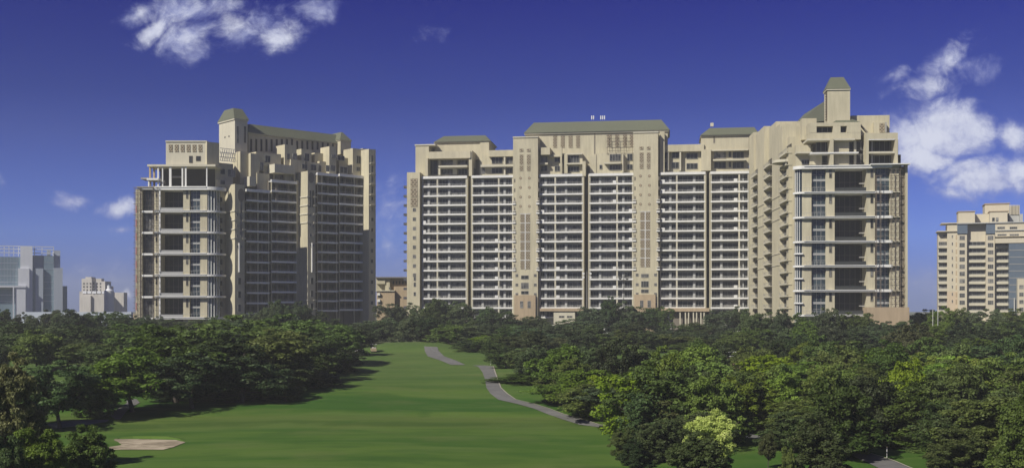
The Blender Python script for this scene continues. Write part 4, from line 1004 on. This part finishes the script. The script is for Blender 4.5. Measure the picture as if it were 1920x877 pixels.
        for q in (-1.25, 1.25):
            for zq_ in ((h - 1.0, h - 2.1) if px > 1150 else (h - .9, h - 2.2)):
                mb = MB()
                if px > 1150: mb.box(-.4, .4, -.25, .15, -.22, .22)
                else: mb.bar((0, -.2, 0), (0, .2, 0), .42, 0, 8)
                link('lamp_head', mb.mesh('lamp_head', [M['white'] if px < 1150 else M['dark']]), s, (q, 0, zq_))
    # golf carts at the far left edge of the fairway
    for px, py, lab, rz, body in ((700.5, 660, 'brown golf cart with pale roof standing at the far end of the fairway', 0.2, 'tan'), (674, 662, 'small grey golf cart parked in the tree shade left of the brown one', -.5, 'frame')):
        x, y = at_ground(px, py); s = empty('golf_cart', (x, y, gz(x, y) + .02), rz); tag(s, lab, 'golf cart')
        mb = MB(); mb.box(-.7, .7, -1.2, 1.2, .3, .75); mb.box(-.65, .65, -1.2, -.7, .75, 1.1); mb.box(-.7, .7, .8, 1.25, .75, 1.0); link('body', mb.mesh('body', [M[body]]), s)
        mb = MB(); mb.box(-.6, .6, -.55, .05, .752, .95); mb.box(-.6, .6, -.65, -.5, .95, 1.4); link('seat', mb.mesh('seat', [M['white']]), s)
        mb = MB(); mb.box(-.78, .78, -1.15, .95, 2.0, 2.12); mb.box(-.6, .6, -.95, .75, 2.12, 2.2); link('roof', mb.mesh('roof', [M['greywhite']]), s)
        mb = MB()
        for a_ in (-.66, .66):
            for c_ in (-1.05, .85): mb.bar((a_, c_, .75), (a_, c_, 2.0), .04)
        link('roof_post', mb.mesh('roof_post', [M['dark']]), s)
        mb = MB(); mb.bar((-.1, 0, 0), (.1, 0, 0), .27, 0, 14)
        wm = mb.mesh('wheel', [M['dark']])
        for a_ in (-.62, .62):
            for c_ in (-.8, .8): link('wheel', wm, s, (a_, c_, .27))
        mb = MB(); mb.bar((-.3, .5, .9), (-.3, .25, 1.25), .03); mb.bar((-.3, .24, 1.24), (-.3, .2, 1.28), .18, 0, 10); link('steering_wheel', mb.mesh('steering_wheel', [M['dark']]), s)
    # marker posts
    for px, py, h, lab in ((1663, 858, 1.15, 'thin white marker post beside the lower right cart path'), (920, 684, .9, 'small white marker post at the top of the winding path')):
        x, y = at_ground(px, py); s = MB(); s.bar((0, 0, 0), (0, 0, h), .035, 0, 8); s.bar((0, 0, h), (0, 0, h + .06), .045, 1, 8); o = link('marker_post', s.mesh('marker_post', [M['white'], M['tan']]), None, (x, y, gz(x, y))); tag(o, lab, 'post')
    for px in (1749, 1758.5):
        y = 300; x = (px - 960) / F * y; h = CAMZ + (HOR - 581) / F * y - gz(x, y); s = MB(); s.bar((0, 0, 0), (0, 0, h), .06, 0, 8); s.box(-.12, .12, -.12, .12, h, h + .12, 0)
        o = link('white_pole', s.mesh('white_pole', [M['white']]), None, (x, y, gz(x, y))); tag(o, ('left' if px < 1755 else 'right') + ' one of the two white poles right of the corner tower', 'pole', 'white poles in the tree belt')
others()

# ------------------------------------------------------------------ trees
def leafmat(name, a, b2, c, trans=.25):
    """a, b2: dark and light leaf colours, c: occasional yellowed leaves"""
    m = bpy.data.materials.new(name); m.use_nodes = True; t = NT(m.node_tree); b = t.n['Principled BSDF']
    at = t.node('ShaderNodeAttribute', attribute_name='tint'); oi = t.node('ShaderNodeObjectInfo')
    s = t.node('ShaderNodeSeparateXYZ'); t.l.new(at.outputs['Vector'], s.inputs[0])
    col = t.mix(s.outputs[0], (*a, 1), (*b2, 1))
    col = t.mix(t.mapr(s.outputs[1], .78, 1.0, 0, .75), col, (*c, 1))
    hs = t.node('ShaderNodeHueSaturation'); t.put(hs.inputs['Color'], col)
    t.put(hs.inputs['Hue'], t.mapr(oi.outputs['Random'], 0, 1, .478, .516)); t.put(hs.inputs['Value'], t.mapr(t.m('FRACT', t.m('MULTIPLY', oi.outputs['Random'], 7.31)), 0, 1, .62, 1.35))
    t.put(hs.inputs['Saturation'], t.mapr(t.m('FRACT', t.m('MULTIPLY', oi.outputs['Random'], 3.7)), 0, 1, .85, 1.05))
    t.l.new(hs.outputs[0], b.inputs['Base Color']); b.inputs['Roughness'].default_value = .6; b.inputs['Specular IOR Level'].default_value = .25
    tr = t.node('ShaderNodeBsdfTranslucent'); t.l.new(hs.outputs[0], tr.inputs[0])
    mx = t.node('ShaderNodeMixShader'); mx.inputs[0].default_value = trans
    t.l.new(b.outputs[0], mx.inputs[1]); t.l.new(tr.outputs[0], mx.inputs[2]); t.l.new(mx.outputs[0], t.n['Material Output'].inputs[0])
    return m
LM = {
 'dark': leafmat('dark_green_leaves', (.030, .054, .015), (.092, .138, .034), (.14, .15, .05), .32),
 'mid': leafmat('mid_green_leaves', (.048, .082, .012), (.145, .205, .034), (.18, .21, .05), .34),
 'lime': leafmat('fresh_green_leaves', (.090, .145, .010), (.215, .310, .030), (.23, .28, .05), .38),
 'olive': leafmat('olive_green_leaves', (.055, .074, .017), (.150, .178, .050), (.21, .19, .08), .32),
 'grey': leafmat('grey_green_leaves', (.042, .070, .026), (.118, .165, .060), (.15, .17, .08), .32),
 'yellow': leafmat('yellow_green_leaves', (.26, .32, .03), (.62, .66, .16), (.75, .72, .30), .4),
 'rust': leafmat('yellowed_leaves', (.10, .11, .025), (.32, .31, .085), (.40, .34, .10), .32),
}
def barkfn(t, b):
    geo = t.node('ShaderNodeNewGeometry'); n = t.noise(geo.outputs['Position'], 3, 5, .7)
    t.l.new(t.mix(n, (.045, .035, .028, 1), (.12, .10, .08, 1)), b.inputs['Base Color'])
M['bark'] = mat('rough_bark', (.08, .065, .05), .95, .1, barkfn)

def clump_points(shape, rng):
    """centres and radii of foliage clumps in a crown of half width 6 and total height 12"""
    C = []
    if shape == 'umbrella':
        lobes = [(rng.uniform(-3.6, 3.6), rng.uniform(-3.6, 3.6), rng.uniform(7.2, 9.6), rng.uniform(2.2, 3.4)) for _ in range(9)] + [(0, 0, 9.2, 3.6)]
        for lx, ly, lz, lr in lobes:
            for _ in range(20):
                a, r = rng.uniform(0, 6.283), lr * math.sqrt(rng.uniform(0, 1))
                z = lz + .62 * math.sqrt(max(0, lr * lr - r * r)) * rng.uniform(.35, 1) - (0 if rng.random() < .65 else rng.uniform(.8, 2.6))
                C.append((lx + r * math.cos(a), ly + r * math.sin(a), z, rng.uniform(.5, .95), .55))
    elif shape == 'round':
        lobes = [(rng.uniform(-3.3, 3.3), rng.uniform(-3.3, 3.3), rng.uniform(3.6, 8.6), rng.uniform(1.5, 2.7)) for _ in range(15)] + [(0, 0, 8.6, 3.1)]
        for lx, ly, lz, lr in lobes:
            sc = 1.0 if lz < 7.5 else .8
            for _ in range(15):
                d = rng.normal(size=3); d /= np.linalg.norm(d); r = lr * rng.uniform(.65, 1.0)
                C.append((lx * sc + d[0] * r, ly * sc + d[1] * r, lz + d[2] * r * .9, rng.uniform(.5, .95), .8))
    elif shape == 'bushy':
        lobes = [(rng.uniform(-3.3, 3.3), rng.uniform(-3.3, 3.3), rng.uniform(1.6, 8.6), rng.uniform(1.8, 2.9)) for _ in range(17)] + [(0, 0, 9.0, 2.7), (.5, .3, 6, 3.6)]
        for lx, ly, lz, lr in lobes:
            sc = 1.0 - max(0, lz - 5) * .08
            for _ in range(13):
                d = rng.normal(size=3); d /= np.linalg.norm(d); r = lr * rng.uniform(.6, 1.05)
                C.append((lx * sc + d[0] * r, ly * sc + d[1] * r, max(.4, lz + d[2] * r), rng.uniform(.45, .9), .9))
    elif shape == 'tall':
        lobes = [(rng.uniform(-2.4, 2.4), rng.uniform(-2.4, 2.4), z, rng.uniform(1.5, 2.4)) for z in np.linspace(2.8, 10.2, 15)]
        for lx, ly, lz, lr in lobes:
            sc = 1.15 - max(0, lz - 6) * .15
            for _ in range(14):
                d = rng.normal(size=3); d /= np.linalg.norm(d); r = lr * rng.uniform(.5, 1.1)
                C.append((lx * sc * 1.5 + d[0] * r * 1.2, ly * sc * 1.5 + d[1] * r * 1.2, min(12, lz + d[2] * r), rng.uniform(.45, .85), .9))
    return np.array(C)

def crown_mesh(shape, seed, n_leaf=95, leaf=.34):
    rng = np.random.default_rng(seed); C = clump_points(shape, rng)
    zmax = (C[:, 2] + C[:, 3] * .6).max(); C[:, 2] *= 11.9 / zmax
    rad = np.percentile(np.hypot(C[:, 0], C[:, 1]) + C[:, 3], 97); C[:, :2] *= 6.0 / rad
    N = len(C) * n_leaf
    ci = np.repeat(np.arange(len(C)), n_leaf)
    d = rng.normal(size=(N, 3)); d /= np.linalg.norm(d, axis=1)[:, None]
    d[:, 2] = np.where(rng.random(N) < .6, np.abs(d[:, 2]), d[:, 2])
    rr = C[ci, 3] * (rng.uniform(.3, 1.0, N) ** .5) * rng.uniform(.85, 1.25, N)
    p = C[ci, :3] + d * rr[:, None] * np.stack([np.ones(N) * 1.15, np.ones(N) * 1.15, C[ci, 4]], 1)
    p[:, 2] = np.maximum(p[:, 2], .12)
    # leaf orientation: mostly facing outward and up from its clump
    nrm = d * .8 + rng.normal(size=(N, 3)) * .65 + np.array([0, 0, .55]); nrm /= np.linalg.norm(nrm, axis=1)[:, None]
    t1 = np.cross(nrm, rng.normal(size=(N, 3))); t1 /= np.linalg.norm(t1, axis=1)[:, None]; t2 = np.cross(nrm, t1)
    L = leaf * rng.uniform(.6, 1.35, N)[:, None]; Wd = L * rng.uniform(.42, .75, N)[:, None]
    v = np.empty((N, 4, 3)); v[:, 0] = p - t1 * L * .5; v[:, 1] = p + t2 * Wd * .5 + nrm * L * .08; v[:, 2] = p + t1 * L * .5; v[:, 3] = p - t2 * Wd * .5 + nrm * L * .08
    me = bpy.data.meshes.new('crown')
    me.vertices.add(N * 4); me.vertices.foreach_set('co', v.reshape(-1))
    me.loops.add(N * 4); me.loops.foreach_set('vertex_index', np.arange(N * 4, dtype=np.int32))
    me.polygons.add(N); me.polygons.foreach_set('loop_start', np.arange(0, N * 4, 4, dtype=np.int32)); me.polygons.foreach_set('loop_total', np.full(N, 4, dtype=np.int32))
    cv = rng.random(len(C)); lobe = cv[ci] * .55 + rng.random(N) * .45; yl = rng.random(len(C))[ci] * .5 + rng.random(N) * .5
    at = me.attributes.new('tint', 'FLOAT_VECTOR', 'POINT'); arr = np.zeros((N, 4, 3)); arr[:, :, 0] = lobe[:, None]; arr[:, :, 1] = yl[:, None]; at.data.foreach_set('vector', arr.reshape(-1))
    me.update(); me.validate()
    me.materials.append(LM['mid'])
    return me, C

def trunk_mesh(shape, C, seed):
    rng = random.Random(seed); mb = MB()
    fork = {'umbrella': 4.2, 'round': 3.0, 'bushy': 1.6, 'tall': 3.6}[shape]
    top = Vector((rng.uniform(-.3, .3), rng.uniform(-.3, .3), fork))
    mb.bar((0, 0, -.4), (0, 0, .25), .38, 0, 8, .25); mb.bar((0, 0, .25), top, .25, 0, 8, .19)
    idx = rng.sample(range(len(C)), 11)
    for i in idx:
        e = Vector(C[i][:3]); mid = top.lerp(e, .5) + Vector((rng.uniform(-.3, .3), rng.uniform(-.3, .3), -.25 * (e - top).length * .5 + .4))
        mb.bar(top - Vector((0, 0, .15)), mid, .12, 0, 5, .07); mb.bar(mid, e, .07, 0, 5, .03)
    return mb.mesh('trunk', [M['bark']])

PROTO = {}
for sh in ('umbrella', 'round', 'bushy', 'tall'):
    for k in range(3):
        cm, C = crown_mesh(sh, 100 + k * 17 + len(sh), 80, .46)
        PROTO[(sh, k)] = (cm, trunk_mesh(sh, C, k))
for k in range(2):      # finer leaves for what stands near
    cm, C = crown_mesh('bushy', 400 + k, 210, .40); PROTO[('near', k)] = (cm, trunk_mesh('bushy', C, 9 + k))
    cm, C = crown_mesh('round', 500 + k, 210, .36); PROTO[('nearround', k)] = (cm, trunk_mesh('round', C, 19 + k))
NTREE = [0]
def tree(px, d, ytop, wpx, shape, lm, label, name='tree', cat='tree', group=None, k=None):
    x = (px - 960) / F * d; g = gz(x, d); zt = CAMZ - (ytop - HOR) / F * d
    h = max(1.5, zt - g); r = wpx / 2 / F * d * 1.12
    nk = 2 if shape.startswith('near') else 3
    k = NTREE[0] % nk if k is None else k; NTREE[0] += 1
    cm, tm = PROTO[(shape, k)]
    o = empty(name, (x, d, g), random.uniform(0, 6.28)); o.scale = (r / 6, r / 6, h / 12)
    tag(o, label, cat, group)
    c = link('crown', cm, o); c.material_slots[0].link = 'OBJECT'; c.material_slots[0].material = LM[lm]
    link('trunk', tm, o)
    return o
ORD = 'first second third fourth fifth sixth seventh eighth ninth tenth eleventh twelfth thirteenth fourteenth fifteenth sixteenth seventeenth eighteenth nineteenth twentieth'.split()
ORD += ['twenty-' + w for w in ORD[:9]] + ['thirtieth'] + ['thirty-' + w for w in ORD[:9]]
LNAME = {'dark': 'dark green', 'mid': 'mid green', 'lime': 'fresh green', 'olive': 'olive green', 'grey': 'grey green', 'rust': 'yellowed', 'yellow': 'yellow'}
def env(pts, x): return float(np.interp(x, [p[0] for p in pts], [p[1] for p in pts]))
def dmin(px):
    return env([(880, 300), (930, 250), (985, 218), (1030, 190), (1085, 168), (1140, 152), (1200, 128), (1360, 128), (1372, 144), (1480, 144), (1492, 118), (1590, 118), (1600, 128), (1720, 128), (1745, 112), (2000, 105)], px)
def row(desc, d, p0, p1, step, wpx, pts, shapes, mats, seed, dj=8, skip=(), hmin=0):
    rr = random.Random(seed); px = p0; i = 0; L = []
    while px <= p1:
        q = px + rr.uniform(-.25, .25) * step
        ok = not any(a <= q <= c for a, c in skip)
        dd, yt, ww, sh, lm = d + rr.uniform(-dj, dj), env(pts, q) + rr.uniform(-3, 7) * (1 if d > 250 else 2.2), wpx * rr.uniform(.7, 1.4), rr.choice(shapes), rr.choice(mats)
        if hmin and q > 880:
            hm = hmin * rr.uniform(.8, 1.15)
            while dd > dmin(q) and CAMZ - (yt - HOR) / F * dd - gz((q - 960) / F * dd, dd) < hm: dd -= 2
        if ok: L.append((q, dd, yt, ww, sh, lm))
        px += step
    L.sort()
    for i, (q, dd, yt, ww, sh, lm) in enumerate(L):
        tree(q, dd, yt, ww, sh, lm, '%s tree, %s from the left in %s' % (LNAME[lm], ORD[i], desc), group='trees in ' + desc)

# ---- far rows
row('the belt before the long block', 388, 698, 1400, 34, 62, [(690, 598), (712, 574), (760, 563), (840, 561), (900, 568), (945, 580), (985, 588), (1010, 594), (1035, 601), (1090, 598), (1112, 572), (1140, 556), (1160, 551), (1185, 566), (1240, 571), (1266, 598), (1300, 606), (1325, 600), (1345, 577), (1400, 575)], ['round', 'bushy', 'round'], ['grey', 'dark', 'dark', 'grey'], 1, 4)
row('the belt before the scaffolded tower', 352, 262, 690, 30, 56, [(262, 592), (330, 594), (420, 592), (470, 578), (505, 566), (545, 554), (580, 566), (620, 592), (650, 606), (690, 602)], ['round', 'bushy'], ['mid', 'dark', 'grey'], 2, 4)
row('the belt below the glass offices', 345, -15, 265, 27, 52, [(-20, 578), (40, 580), (60, 586), (120, 577), (150, 581), (190, 578), (215, 574), (265, 586)], ['round', 'bushy'], ['dark', 'grey', 'dark'], 3, 6)
row('the belt below the corner tower', 303, 1405, 1730, 30, 60, [(1405, 577), (1450, 580), (1520, 581), (1560, 576), (1615, 580), (1645, 602), (1700, 602), (1735, 586)], ['round', 'bushy'], ['grey', 'mid', 'grey'], 4, 5)
row('the belt below the yellow block', 330, 1735, 1960, 28, 60, [(1700, 580), (1740, 574), (1800, 578), (1850, 580), (1960, 577)], ['round', 'bushy'], ['grey', 'mid', 'dark'], 5, 6)
# ---- second rows
row('the second row far left', 270, -20, 215, 38, 85, [(-20, 596), (80, 600), (160, 604), (215, 600)], ['round', 'bushy'], ['dark', 'grey', 'dark'], 6, 8)
row('the third row far left', 225, -20, 190, 48, 105, [(-20, 626), (80, 622), (190, 640)], ['round', 'umbrella'], ['dark', 'grey', 'mid'], 7, 8)
row('the row behind the fairway end', 333, 705, 960, 33, 66, [(700, 604), (760, 590), (850, 592), (900, 604), (960, 606)], ['bushy', 'round'], ['dark', 'grey', 'dark'], 8, 4)
row('row two right of the fairway end', 318, 880, 1420, 40, 80, [(880, 612), (960, 606), (1030, 610), (1120, 600), (1200, 604), (1300, 622), (1420, 612)], ['bushy', 'round'], ['dark', 'grey', 'grey'], 9, 6)
row('the hazy row below the right tower', 278, 1330, 1960, 44, 86, [(1330, 632), (1400, 612), (1500, 604), (1640, 612), (1750, 606), (1850, 598), (1960, 604)], ['round', 'bushy'], ['grey', 'grey', 'mid', 'dark'], 10, 8)
row('the hazy row right of the fairway', 285, 880, 1340, 42, 84, [(880, 630), (960, 622), (1050, 630), (1150, 616), (1250, 624), (1340, 640)], ['bushy', 'round'], ['grey', 'dark', 'mid', 'olive'], 11, 8)
# ---- mid rows at the right
row('the row behind the reddish wall', 255, 950, 1960, 50, 96, [(950, 655), (1000, 640), (1050, 645), (1150, 632), (1240, 648), (1300, 632), (1345, 645), (1390, 650), (1440, 640), (1500, 620), (1560, 622), (1620, 640), (1700, 622), (1800, 640), (1880, 628), (1960, 625)], ['round', 'bushy', 'tall'], ['mid', 'grey', 'dark', 'mid'], 12, 8, hmin=8.8)
row('the fresh green right row', 222, 1010, 1960, 56, 120, [(1010, 690), (1060, 672), (1130, 676), (1200, 686), (1240, 660), (1300, 642), (1345, 680), (1392, 694), (1430, 680), (1470, 650), (1500, 636), (1560, 640), (1600, 650), (1640, 650), (1700, 668), (1800, 660), (1960, 655)], ['bushy', 'tall', 'round'], ['lime', 'lime', 'lime', 'mid'], 13, 6, skip=((1350, 1392),), hmin=8.8)
row('the middle right row', 192, 1080, 1970, 62, 128, [(1080, 712), (1150, 708), (1250, 710), (1330, 700), (1370, 684), (1420, 696), (1500, 680), (1600, 690), (1700, 712), (1800, 700), (1900, 690), (1970, 680)], ['bushy', 'round', 'bushy'], ['mid', 'lime', 'lime', 'mid', 'dark'], 14, 6, hmin=8)
row('the lower right row', 166, 1165, 1980, 66, 130, [(1165, 735), (1250, 725), (1330, 740), (1400, 745), (1480, 740), (1560, 735), (1650, 745), (1750, 742), (1850, 735), (1980, 720)], ['bushy', 'round', 'bushy'], ['dark', 'mid', 'olive', 'mid'], 15, 5, hmin=5.5)
row('the row beside the lower path', 140, 1590, 1990, 70, 130, [(1590, 780), (1680, 775), (1800, 770), (1900, 760), (1990, 750)], ['bushy'], ['mid', 'dark', 'mid'], 16, 4, hmin=5)
row('the filling row of the right wood', 205, 1040, 1990, 44, 105, [(1040, 690), (1150, 692), (1200, 700), (1300, 676), (1345, 694), (1392, 700), (1470, 668), (1600, 668), (1750, 682), (1990, 672)], ['bushy', 'round'], ['mid', 'lime', 'lime', 'mid', 'dark'], 17, 6, hmin=8.2)
row('the front row of the right wood', 160, 1180, 1990, 50, 115, [(1180, 752), (1250, 742), (1330, 752), (1400, 764), (1480, 762), (1590, 760), (1700, 752), (1800, 745), (1990, 735)], ['bushy', 'round'], ['mid', 'dark', 'lime', 'mid'], 18, 5, hmin=5)
row('the dark undergrowth below the left trees', 196, 205, 620, 26, 78, [(205, 712), (350, 716), (450, 700), (560, 688), (620, 672)], ['bushy'], ['dark', 'dark', 'grey'], 19, 5)
row('the dark second undergrowth on the left', 228, 130, 640, 36, 85, [(130, 690), (400, 660), (640, 640)], ['bushy'], ['dark', 'grey'], 20, 5)
row('the grass clearing on the far left', 172, 20, 215, 50, 100, [(20, 700), (215, 712)], ['bushy'], ['dark', 'mid'], 22, 6)
row('the shaded fairway edge on the left', 176, 330, 560, 34, 84, [(330, 728), (450, 722), (560, 700)], ['bushy'], ['dark'], 21, 3)
# ---- named trees
T = [
 (840, 312, 609, 78, 'bushy', 'mid', 'rounded mid green tree on the slope beyond the top of the cart path'),
 (905, 300, 628, 60, 'bushy', 'lime', 'small light green tree right of the rounded tree above the cart path'),
 (928, 262, 640, 70, 'round', 'dark', 'dark tree just above the upper bend of the winding path'),
 (985, 222, 652, 105, 'round', 'dark', 'broad dark tree overhanging the upper bend of the winding path'),
 (962, 240, 668, 62, 'bushy', 'lime', 'light green shrub leaning over the kerb of the winding path'),
 (1040, 196, 700, 80, 'bushy', 'mid', 'mid green bush at the kerb below the broad dark tree'),
 (1000, 256, 618, 70, 'bushy', 'olive', 'olive tree with brownish clumps behind the broad dark tree'),
 (1085, 180, 716, 90, 'bushy', 'lime', 'fresh green bush on the bank behind the umbrella tree'),
 (1128, 150, 724, 112, 'umbrella', 'grey', 'dark umbrella shaped tree with bare trunk at the end of the winding path'),
 (1212, 140, 745, 105, 'round', 'olive', 'olive tree with bare forked trunk right of the umbrella tree'),
 (1275, 142, 730, 130, 'bushy', 'olive', 'broad olive tree behind the yellow topped bush'),
 (1362, 152, 706, 120, 'round', 'dark', 'dark tall tree above the small clearing'),
 (1430, 154, 716, 100, 'bushy', 'olive', 'brownish olive tree at the back of the small clearing'),
 (1172, 118, 802, 56, 'near', 'mid', 'light green bush at the right end of the near fairway'),
 (1190, 113, 822, 60, 'near', 'dark', 'small dark bush below the light green bush at the fairway edge'),
 (1238, 116, 788, 100, 'near', 'dark', 'dark green bush left of the yellow topped bush'),
 (1338, 104, 768, 112, 'nearround', 'yellow', 'bright yellow green bush, brightest plant in the picture'),
 (1308, 97, 806, 122, 'near', 'mid', 'large leafy green bush in front of the bright yellow one'),
 (1440, 110, 806, 34, 'nearround', 'olive', 'thin olive sapling in the small clearing'),
 (1476, 100, 836, 34, 'near', 'mid', 'small scrappy bush beside the thin olive sapling'),
 (1534, 103, 772, 122, 'near', 'olive', 'dense dark olive bush between the clearing and the lower right path'),
 (1690, 129, 800, 90, 'near', 'dark', 'dark bush right behind the lower right cart path'),
 (1760, 122, 806, 100, 'near', 'mid', 'mid green bush low at the right of the cart path'),
 (1850, 112, 742, 190, 'near', 'mid', 'big leafy tree in the lower right corner'),
 (1925, 104, 716, 130, 'near', 'mid', 'tall leafy tree cut by the right edge in the lower corner'),
 (1790, 108, 800, 110, 'near', 'olive', 'leafy olive bush left of the big tree in the lower right corner'),
 (1800, 225, 646, 165, 'umbrella', 'dark', 'wide flat topped dark tree in the right part of the wood'),
 (1700, 215, 606, 110, 'tall', 'olive', 'tall sparse olive tree below the corner tower'),
 # left mass
 (248, 160, 650, 190, 'round', 'mid', 'spreading green tree above the sand bunker'),
 (330, 174, 606, 225, 'round', 'mid', 'tall broad tree at the left of the big tree mass'),
 (408, 176, 622, 200, 'round', 'dark', 'dark full tree in the front of the big tree mass'),
 (440, 205, 590, 220, 'round', 'mid', 'light topped broad tree in the middle of the big tree mass'),
 (500, 190, 616, 190, 'round', 'olive', 'olive tree in the right part of the big tree mass'),
 (545, 225, 588, 190, 'round', 'mid', 'sunlit broad tree near the right end of the big tree mass'),
 (585, 212, 622, 130, 'round', 'dark', 'dark tree at the right end of the big tree mass'),
 (622, 246, 604, 120, 'round', 'mid', 'tree overhanging the far left edge of the fairway'),
 (655, 275, 612, 90, 'bushy', 'dark', 'dark tree left of the parked golf carts'),
 (360, 164, 660, 175, 'round', 'dark', 'low rounded dark tree at the shaded fairway edge'),
 (455, 172, 668, 170, 'round', 'dark', 'dense dark tree casting the long shadow on the fairway'),
 (530, 188, 668, 130, 'round', 'dark', 'dark rounded tree at the fairway edge, right of the dense one'),
 (585, 206, 668, 90, 'bushy', 'dark', 'small dark tree at the fairway edge beside the upper shadow'),
 (260, 232, 606, 170, 'round', 'mid', 'pale topped tree behind the spreading one on the left'),
 (205, 200, 640, 140, 'round', 'dark', 'dark tree between the two spreading trees on the left'),
 (112, 147, 674, 172, 'round', 'dark', 'spreading dark tree with bare trunk by the shaded path'),
 (172, 156, 706, 76, 'bushy', 'dark', 'low dark shrub beside the curving pale path'),
 (4, 108, 660, 140, 'nearround', 'rust', 'tall yellowed tree at the left edge'),
 (-24, 112, 700, 90, 'near', 'rust', 'yellowed tree cut by the left edge, below the taller one'),
 (66, 92, 800, 120, 'near', 'mid', 'leafy bush at the bottom left corner'),
 (156, 97, 796, 124, 'near', 'mid', 'leafy bush just left of the sand bunker'),
 (5, 88, 812, 90, 'near', 'dark', 'dark bush in the very bottom left corner'),
]
for px, d, yt, w_, sh, lm, lab in T:
    nm = 'bush' if ('bush' in lab or 'shrub' in lab) else 'tree'
    tree(px, d, yt, w_, sh, lm, lab, name=nm, cat=nm)
print('trees', NTREE[0], 'objects', len(bpy.data.objects))

# ------------------------------------------------------------------ haze
def haze():
    m = bpy.data.materials.new('thin_haze'); m.use_nodes = True; nt = m.node_tree; nt.nodes.clear()
    v = nt.nodes.new('ShaderNodeVolumePrincipled'); v.inputs['Density'].default_value = HAZE; v.inputs['Color'].default_value = (.90, .92, .86, 1); v.inputs['Anisotropy'].default_value = 0.0
    o = nt.nodes.new('ShaderNodeOutputMaterial'); nt.links.new(v.outputs[0], o.inputs['Volume'])
    mb = MB(); mb.box(-2600, 2600, -700, 3100, -2.0, 92); h = link('haze', mb.mesh('haze', [m])); tag(h, 'thin pale bluish haze over the whole course', kind='stuff')
HAZE = 0.00025
haze()
